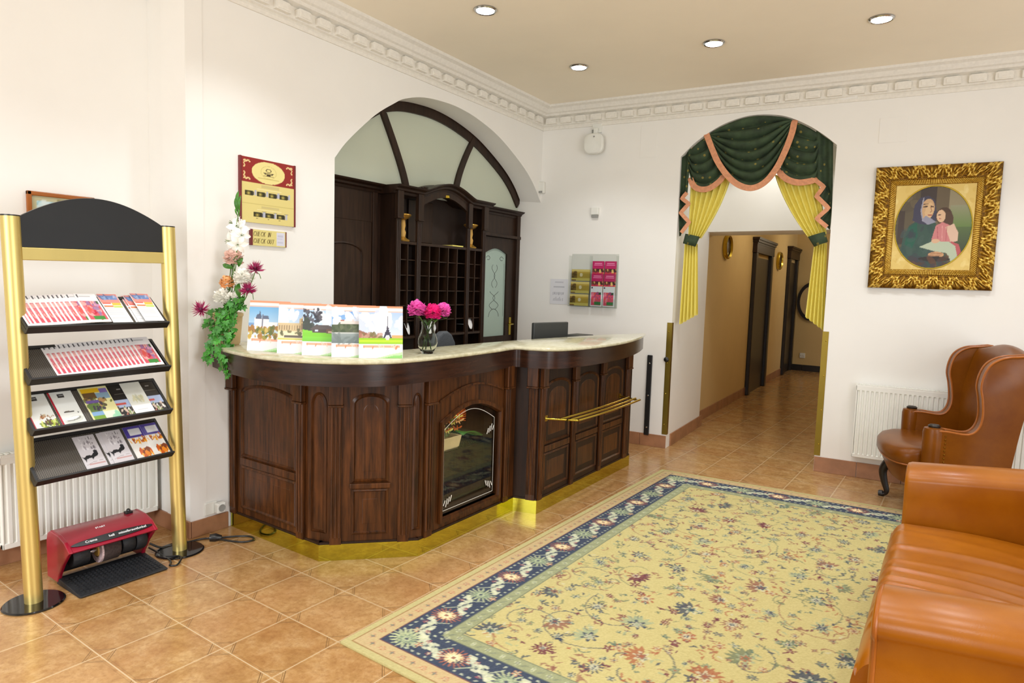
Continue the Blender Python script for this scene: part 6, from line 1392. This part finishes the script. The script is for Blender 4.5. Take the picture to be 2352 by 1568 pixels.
for k, (fn, lab, nm) in enumerate(((c_castle, 'white castle picture calendar, leftmost on the marble worktop beside the planter', 0), (c_palace, 'picture calendar with sandstone palace, second from planter on the worktop', 0), (c_chalet, 'picture calendar with wooden chalet in green meadow, centre of the five', 0), (c_lake, 'picture calendar with fortress above grey lake, left of tower calendar', 0), (c_tower, 'picture calendar with tall iron lattice tower, nearest to the flower vase', 0))):
    L, R_ = np.array(LK[k]), np.array(RK[k]); an = math.atan2(R_[1]-L[1], R_[0]-L[0])+(.16 if k < 4 else 0); L = L+np.array([math.sin(an), -math.cos(an)])*.006*k
    hgt = CH*(1.0 if k else 1.01)
    T = Matrix.Translation(Vector((L[0], L[1], ZT_))) @ Matrix.Rotation(an, 4, 'Z') @ Matrix.Rotation(-.14, 4, 'X')
    t = thing('picture_calendar', lab, 'calendar', (L[0], L[1], ZT_), an, 'picture calendars on the worktop')
    wdt = CW if k else .235
    sheet('picture_sheet', wdt, hgt, fn(), wm(t).inverted() @ T, parent=t, t=.003)
    b = MB(); b.add([(.01, .003, .004), (wdt-.01, .003, .004), (wdt-.01, .038+.06, .002), (.01, .038+.06, .002), (.01, .0365, hgt*.95), (wdt-.01, .0365, hgt*.95)], [(0, 1, 2, 3), (3, 2, 5, 4)]); obj('easel_back', b, M['paper'], t, world=False, solid=.002)

# ================================================================== PEONY VASE
VB = at(973, 812, 2, ZT_); vx, vy = VB[0]+.0, VB[1]+.03
va_ = thing('glass_vase', 'curvy clear glass vase of water holding pink peonies on the worktop', 'vase', (vx, vy, ZT_))
k = 1.0
prof_o = [(.001, 0), (.034, 0), (.038, .012), (.050, .035), (.057, .06), (.055, .085), (.043, .115), (.036, .14), (.036, .16), (.041, .180)]
prof_i = [(.039, .180), (.0335, .16), (.0335, .14), (.0405, .115), (.0525, .085), (.0545, .06), (.0475, .035), (.034, .014), (.001, .012)]
b = MB(); b.lathe(prof_o+prof_i, 32, (vx, vy, ZT_)); obj('glass_body', b, M['vaseglass'], va_, smooth=1.2)
def ruffle(b, c, R, n, rng, flat=1., up=.0, wide=.42):
    """a ball of many small curled petals"""
    for i in range(n):
        z = 1-2*(i+.5)/n; z = max(z, -.75); th = i*2.39996+rng.uniform(-.2, .2); r = math.sqrt(max(0, 1-z*z)); d = np.array([r*math.cos(th), r*math.sin(th), z*flat+up]); d /= np.linalg.norm(d)
        a = np.cross(d, (0, 0, 1.)) if abs(d[2]) < .95 else np.array([1., 0, 0]); a /= np.linalg.norm(a); e = np.cross(a, d); q = rng.uniform(-.6, .6); a, e = a*math.cos(q)+e*math.sin(q), e*math.cos(q)-a*math.sin(q)
        rr = R*rng.uniform(.86, 1.08); w = R*wide*rng.uniform(.7, 1.1); c0 = np.array(c)
        pts = [c0+d*rr*.45, c0+d*rr*.8+a*w*.6, c0+d*rr+a*w*.5+e*w*.2, c0+d*rr*1.06+e*w*.35, c0+d*rr-a*w*.5+e*w*.2, c0+d*rr*.8-a*w*.6]
        b.add([tuple(p) for p in pts], [(0, 1, 2, 3, 4, 5)])
    return b
g = random.Random(8)
for dx, dy, dz, R, m, lab in ((-.050, -.010, .248, .052, 'pink', 'pink peony bloom leaning left in the glass vase'), (.024, -.014, .232, .050, 'pinkdeep', 'deep pink peony bloom in front centre of the glass vase'), (.066, .022, .243, .046, 'pink', 'pink peony bloom at right rear of the glass vase')):
    dd = np.array(CR); rx, ry = CR[0], CR[1]
    c = (vx+dx*rx/.82-dy*ry, vy+dx*ry/.82+dy*rx, ZT_+dz)
    t = thing('peony', lab, 'flower', (vx, vy, ZT_+.012), 0, 'peonies in the glass vase')
    b = MB(); ruffle(b, c, R, 130, g, .85); obj('bloom', b, M[m], t)
    b = MB(); b.tube([tuple(p) for p in spline([(c[0], c[1], c[2]-.02), (vx+(c[0]-vx)*.3, vy+(c[1]-vy)*.3, ZT_+.16), (vx-(c[0]-vx)*.1, vy-(c[1]-vy)*.1, ZT_+.09), (vx-(c[0]-vx)*.35, vy-(c[1]-vy)*.35, ZT_+.018)], 14)], .0035, 6); obj('stem', b, M['stem'], t, smooth=.8)
    b = MB()
    for z0, s in ((.155, 1), (.10, -1), (.07, .8)):
        o = np.array([vx, vy, ZT_+z0]); q = g.uniform(0, 6.3); u_ = np.array([math.cos(q), math.sin(q), .0]); L = .03
        b.add([tuple(o), tuple(o+u_*L*.5+np.array([0, 0, .02*s])+np.array([-u_[1], u_[0], 0])*.012), tuple(o+u_*L+np.array([0, 0, .035*s])), tuple(o+u_*L*.5+np.array([0, 0, .02*s])-np.array([-u_[1], u_[0], 0])*.012)], [(0, 1, 2, 3)])
    o = np.array(c)-np.array([0, 0, R*.8])
    for q in range(4):
        u_ = np.array([math.cos(q*1.6+dx*40), math.sin(q*1.6+dx*40), -.1]); w_ = np.array([-u_[1], u_[0], 0]); b.add([tuple(o), tuple(o+u_*.03+w_*.012), tuple(o+u_*.06), tuple(o+u_*.03-w_*.012)], [(0, 1, 2, 3)])
    obj('leaf', b, M['green'], t)

# ================================================================== PLANTER WITH IVY AND ARTIFICIAL FLOWERS
PX, PY = -3.565, 2.215
pl = thing('clay_planter', 'pale clay planter at wall end of the worktop, half hidden by ivy', 'planter', (PX, PY, ZT_))
b = MB(); b.lathe([(.001, 0), (.062, 0), (.068, .01), (.078, .12), (.082, .165), (.087, .17), (.087, .185), (.08, .188), (.075, .18), (.071, .15), (.001, .15)], 30, (PX, PY, ZT_)); obj('pot', b, M['terra'], pl, smooth=.7)
b = MB(); b.lathe([(.001, .152), (.071, .152), (.071, .148), (.001, .148)], 24, (PX, PY, ZT_)); obj('soil', b, M['soil'], pl)
# image-plane helper axes: s to the right of the photo, w towards the camera
sx_ = np.array([CR[0], CR[1], 0]); sx_ /= np.linalg.norm(sx_); wx_ = np.array([sx_[1], -sx_[0], 0])
def anc(px_, py_, w_=0.): 
    """point seen at a pixel, on the vertical plane through the planter moved w_ to the front"""
    o = np.array([PX, PY, 0])+wx_*w_; q = ray(px_, py_); t = ((o-CAMP)@wx_)/(q@wx_); return CAMP+t*q
g = random.Random(21)
iv = thing('ivy_plant', 'bright green ivy trailing from the clay planter over the worktop edge', 'ivy', (PX, PY, ZT_+.15))
bs, bl_ = MB(), MB()
def ivyleaf(c, n, size):
    n = np.array(n, float); n /= np.linalg.norm(n); d = np.array([g.uniform(-.5, .5), g.uniform(-.5, .5), -1.]); d -= n*(d@n); d /= np.linalg.norm(d); a = np.cross(n, d)
    S = [(0, .15), (.35, .30), (.75, .12), (.50, -.12), (.62, -.55), (.28, -.45), (0, -1.), (-.28, -.45), (-.62, -.55), (-.50, -.12), (-.75, .12), (-.35, .30)]
    P = [np.array(c)+(a*x-d*y)*size+n*size*.12*(abs(x)) for x, y in S]; bl_.add([tuple(np.array(c))]+[tuple(p) for p in P], [(0, i+1, (i+1) % 12+1) for i in range(12)])
T1 = [(545, 700), (520, 735), (515, 775), (520, 830), (520, 868)]; T2 = [(535, 705), (500, 735), (488, 775), (480, 800), (483, 835)]; T3 = [(550, 700), (505, 745), (500, 790), (512, 850)]; T4 = [(540, 690), (525, 720), (505, 760), (495, 770)]
for path, w0, w1, n in ((T1, .06, .22, 46), (T2, .05, .16, 40), (T3, .08, .23, 40), (T4, .09, .16, 34), ([(545, 700), (520, 712), (490, 722), (478, 750)], .03, .06, 30), ([(548, 694), (538, 730), (530, 770), (524, 800)], .09, .13, 34), ([(550, 690), (530, 700), (510, 730)], .02, .12, 30)):
    P = spline([tuple(anc(x, y, w0+(w1-w0)*k/(len(path)-1))) for k, (x, y) in enumerate(path)], 30); P = [p if p[0] > -3.64 else np.array([-3.64, p[1], p[2]]) for p in P]
    bs.tube([tuple(p) for p in P], .0025, 5)
    for i in range(n):
        p = P[int(i/n*29)]+np.array([g.uniform(-.022, .022), g.uniform(-.022, .022), g.uniform(-.022, .022)]); p[0] = max(p[0], -3.645)
        ivyleaf(p, wx_+np.array([g.uniform(-.7, .7), g.uniform(-.7, .7), g.uniform(-.1, .9)]), g.uniform(.022, .036))
obj('ivy_stem', bs, M['stem'], iv); obj('ivy_foliage', bl_, M['ivy'], iv)['kind'] = 'stuff'
GRP = 'artificial flowers in the clay planter'
def stem_to(t, c, r=.0028, bend=.03):
    b = MB(); c = np.array(c); o = np.array([PX+g.uniform(-.03, .03), PY+g.uniform(-.03, .03), ZT_+.15]); m = (c+o)/2+sx_*bend; b.tube([tuple(p) for p in spline([c, (c+m)/2+sx_*bend*.3, m, o], 12)], r, 5); return obj('stem', b, M['stem'], t)
def leaf_at(t, c, L, dirv, m='green', wd=.22):
    b = MB(); d = np.array(dirv, float); d /= np.linalg.norm(d); a = np.cross(d, wx_); a /= np.linalg.norm(a)+1e-9; n = 8
    vs = []
    for i in range(n+1):
        s = i/n; w_ = L*wd*math.sin(PI*min(1, s*.97+.03))**.8; p = np.array(c)+d*L*s+wx_*.02*math.sin(PI*s)-np.array([0, 0, .15*L*s*s]); vs += [tuple(p+a*w_), tuple(p+wx_*.004), tuple(p-a*w_)]
    b.add(vs, [q for i in range(n) for q in ((3*i, 3*i+1, 3*i+4, 3*i+3), (3*i+1, 3*i+2, 3*i+5, 3*i+4))]); return obj('leaf', b, M[m], t, smooth=3.)
def spider(px_, py_, w_, R, tilt, label):
    c = anc(px_, py_, w_); t = thing('spider_chrysanthemum', label, 'flower', c-np.array([0, 0, .02]), 0, GRP); ax_ = np.array(tilt[0]*sx_+tilt[1]*wx_+np.array([0, 0, tilt[2]])); ax_ /= np.linalg.norm(ax_)
    e1 = np.cross(ax_, (0.1, .2, 1.)); e1 /= np.linalg.norm(e1); e2 = np.cross(ax_, e1); b = MB()
    for i in range(64):
        q = i*2.39996; el = g.uniform(-.25, .95); d = (e1*math.cos(q)+e2*math.sin(q))*math.cos(el)+ax_*math.sin(el); L = R*g.uniform(.75, 1.1); n = np.cross(d, ax_); n /= np.linalg.norm(n)+1e-9; w_ = R*.055
        b.add([tuple(c+n*w_*.5), tuple(c-n*w_*.5), tuple(c+d*L*.6-n*w_), tuple(c+d*L+ax_*R*.10), tuple(c+d*L*.6+n*w_)], [(0, 1, 2, 3, 4)])
    obj('bloom', b, M['maroon'], t); b = MB(); b.ball(tuple(c+ax_*R*.12), R*.2, 6); obj('flower_heart', b, M['maroon_c'], t, smooth=1.5); stem_to(t, c-ax_*R*.1, .0026, .03 if px_ > 500 else -.02)
    b = MB(); b.tube([tuple(c-ax_*.01), tuple(c-ax_*.03+sx_*.02), tuple(c+sx_*.03-np.array([0, 0, .05]))], .002, 4); obj('sepal', b, M['stem'], t)
spider(587, 619, .06, .058, (.1, .5, 1), 'dark magenta spider chrysanthemum highest and furthest right in the planter')
spider(570, 667, .09, .056, (.1, .8, .7), 'dark magenta spider chrysanthemum just above the castle calendar')
spider(462, 712, .20, .056, (-.1, .8, .8), 'dark magenta spider chrysanthemum sticking out to the left of the ivy')
def ballflower(px_, py_, w_, R, m, label, name, n=110, wide=.42):
    c = anc(px_, py_, w_); t = thing(name, label, 'flower', c-np.array([0, 0, R]), 0, GRP); b = MB(); ruffle(b, tuple(c), R, n, g, .85, 0, wide); obj('bloom', b, M[m], t); stem_to(t, c-np.array([0, 0, R*.6])); return t, c
t, c = ballflower(536, 592, .02, .055, 'blush', 'pale pink ruffled hydrangea-like bloom below the white lilies', 'blush_dahlia', 120); leaf_at(t, c+sx_*.03-np.array([0, 0, .05]), .07, sx_*.4+np.array([0, 0, 1.])); leaf_at(t, c-np.array([0, 0, .06]), .07, -sx_+np.array([0, 0, .5]))
t, c = ballflower(560, 637, .05, .056, 'ivory', 'round ivory bloom in the middle of the planter bouquet', 'ivory_carnation', 120); leaf_at(t, c-sx_*.03-np.array([0, 0, .03]), .08, np.array([0, 0, -1.])+sx_*.1)
ballflower(521, 649, .04, .042, 'peach', 'small peach rosebud left of the round ivory bloom', 'peach_rose', 46, .75)
t, c = ballflower(512, 681, .05, .052, 'ivory', 'white shaggy chrysanthemum just above the ivy', 'white_chrysanthemum', 150, .26); c2 = anc(532, 686, .06); b = MB(); ruffle(b, tuple(c2), .042, 110, g, .85, 0, .26); obj('bloom', b, M['ivory'], t)
def lily(px_, py_, w_, R, label, dirv=(0, 1, .2)):
    c = anc(px_, py_, w_); t = thing('white_lily', label, 'flower', c, 0, GRP); ax_ = np.array(dirv[0]*sx_+dirv[1]*wx_+np.array([0, 0, dirv[2]])); ax_ /= np.linalg.norm(ax_); e1 = np.cross(ax_, (0, 0, 1.)); e1 /= np.linalg.norm(e1); e2 = np.cross(ax_, e1); b = MB(); n = 6
    for k_ in range(6):
        q = k_*PI/3+g.uniform(-.15, .15); rd = e1*math.cos(q)+e2*math.sin(q); sd = np.cross(rd, ax_); vs = []
        for i in range(n+1):
            s = i/n; w2 = R*.26*math.sin(PI*(.08+.9*s)); p = c-ax_*R*.3+rd*R*(s**.9)+ax_*R*(.55*s-.55*s*s*1.3); vs += [tuple(p+sd*w2+ax_*.005), tuple(p), tuple(p-sd*w2+ax_*.005)]
        b.add(vs, [f for i in range(n) for f in ((3*i, 3*i+1, 3*i+4, 3*i+3), (3*i+1, 3*i+2, 3*i+5, 3*i+4))])
    obj('bloom', b, M['ivory'], t, smooth=3.); b = MB()
    for k_ in range(5): q = k_*1.25; b.tube([tuple(c-ax_*R*.2), tuple(c+ax_*R*.35+(e1*math.cos(q)+e2*math.sin(q))*R*.16)], .0012, 4)
    obj('stamen', b, M['stem'], t); stem_to(t, c-ax_*R*.3, .0028, .0); return t, c
lily(546, 522, .03, .066, 'white lily at upper centre, overlapping the price board foot', (.3, .9, .2)); lily(534, 512, .0, .055, 'white lily at upper left, behind the others beside price board', (-.7, .6, .3)); lily(555, 540, .05, .058, 'white lily touching left end of the check-in sign', (.6, .8, .0)); lily(526, 554, .02, .062, 'white lily lowest at left, above the pale pink bloom', (-.5, .8, -.1)); lily(546, 562, .06, .060, 'white lily lowest at right, just under the check-in sign', (.3, .9, -.3))
c = anc(548, 488, .02); t = thing('gladiolus_spike', 'tall green gladiolus spike with buds reaching up beside the price board', 'flower', c, 0, GRP); stem_to(t, c, .003, -.01)
for k_, (dx, dz, L) in enumerate(((-.01, .0, .11), (.012, .005, .11), (.0, .03, .11), (-.014, -.02, .06), (.014, -.025, .055))): leaf_at(t, c+sx_*dx*.4+np.array([0, 0, dz]), L, sx_*dx*14*.5+np.array([0, 0, 1.]), 'green', .09)
b = MB(); b.tube([tuple(c), tuple(c+sx_*.008-np.array([0, 0, .06]))], .0035, 6); cc2 = c+sx_*.012-np.array([0, 0, .05]); ruffle(b, tuple(cc2), .016, 14, g); obj('bud', b, M['ivory'], t)
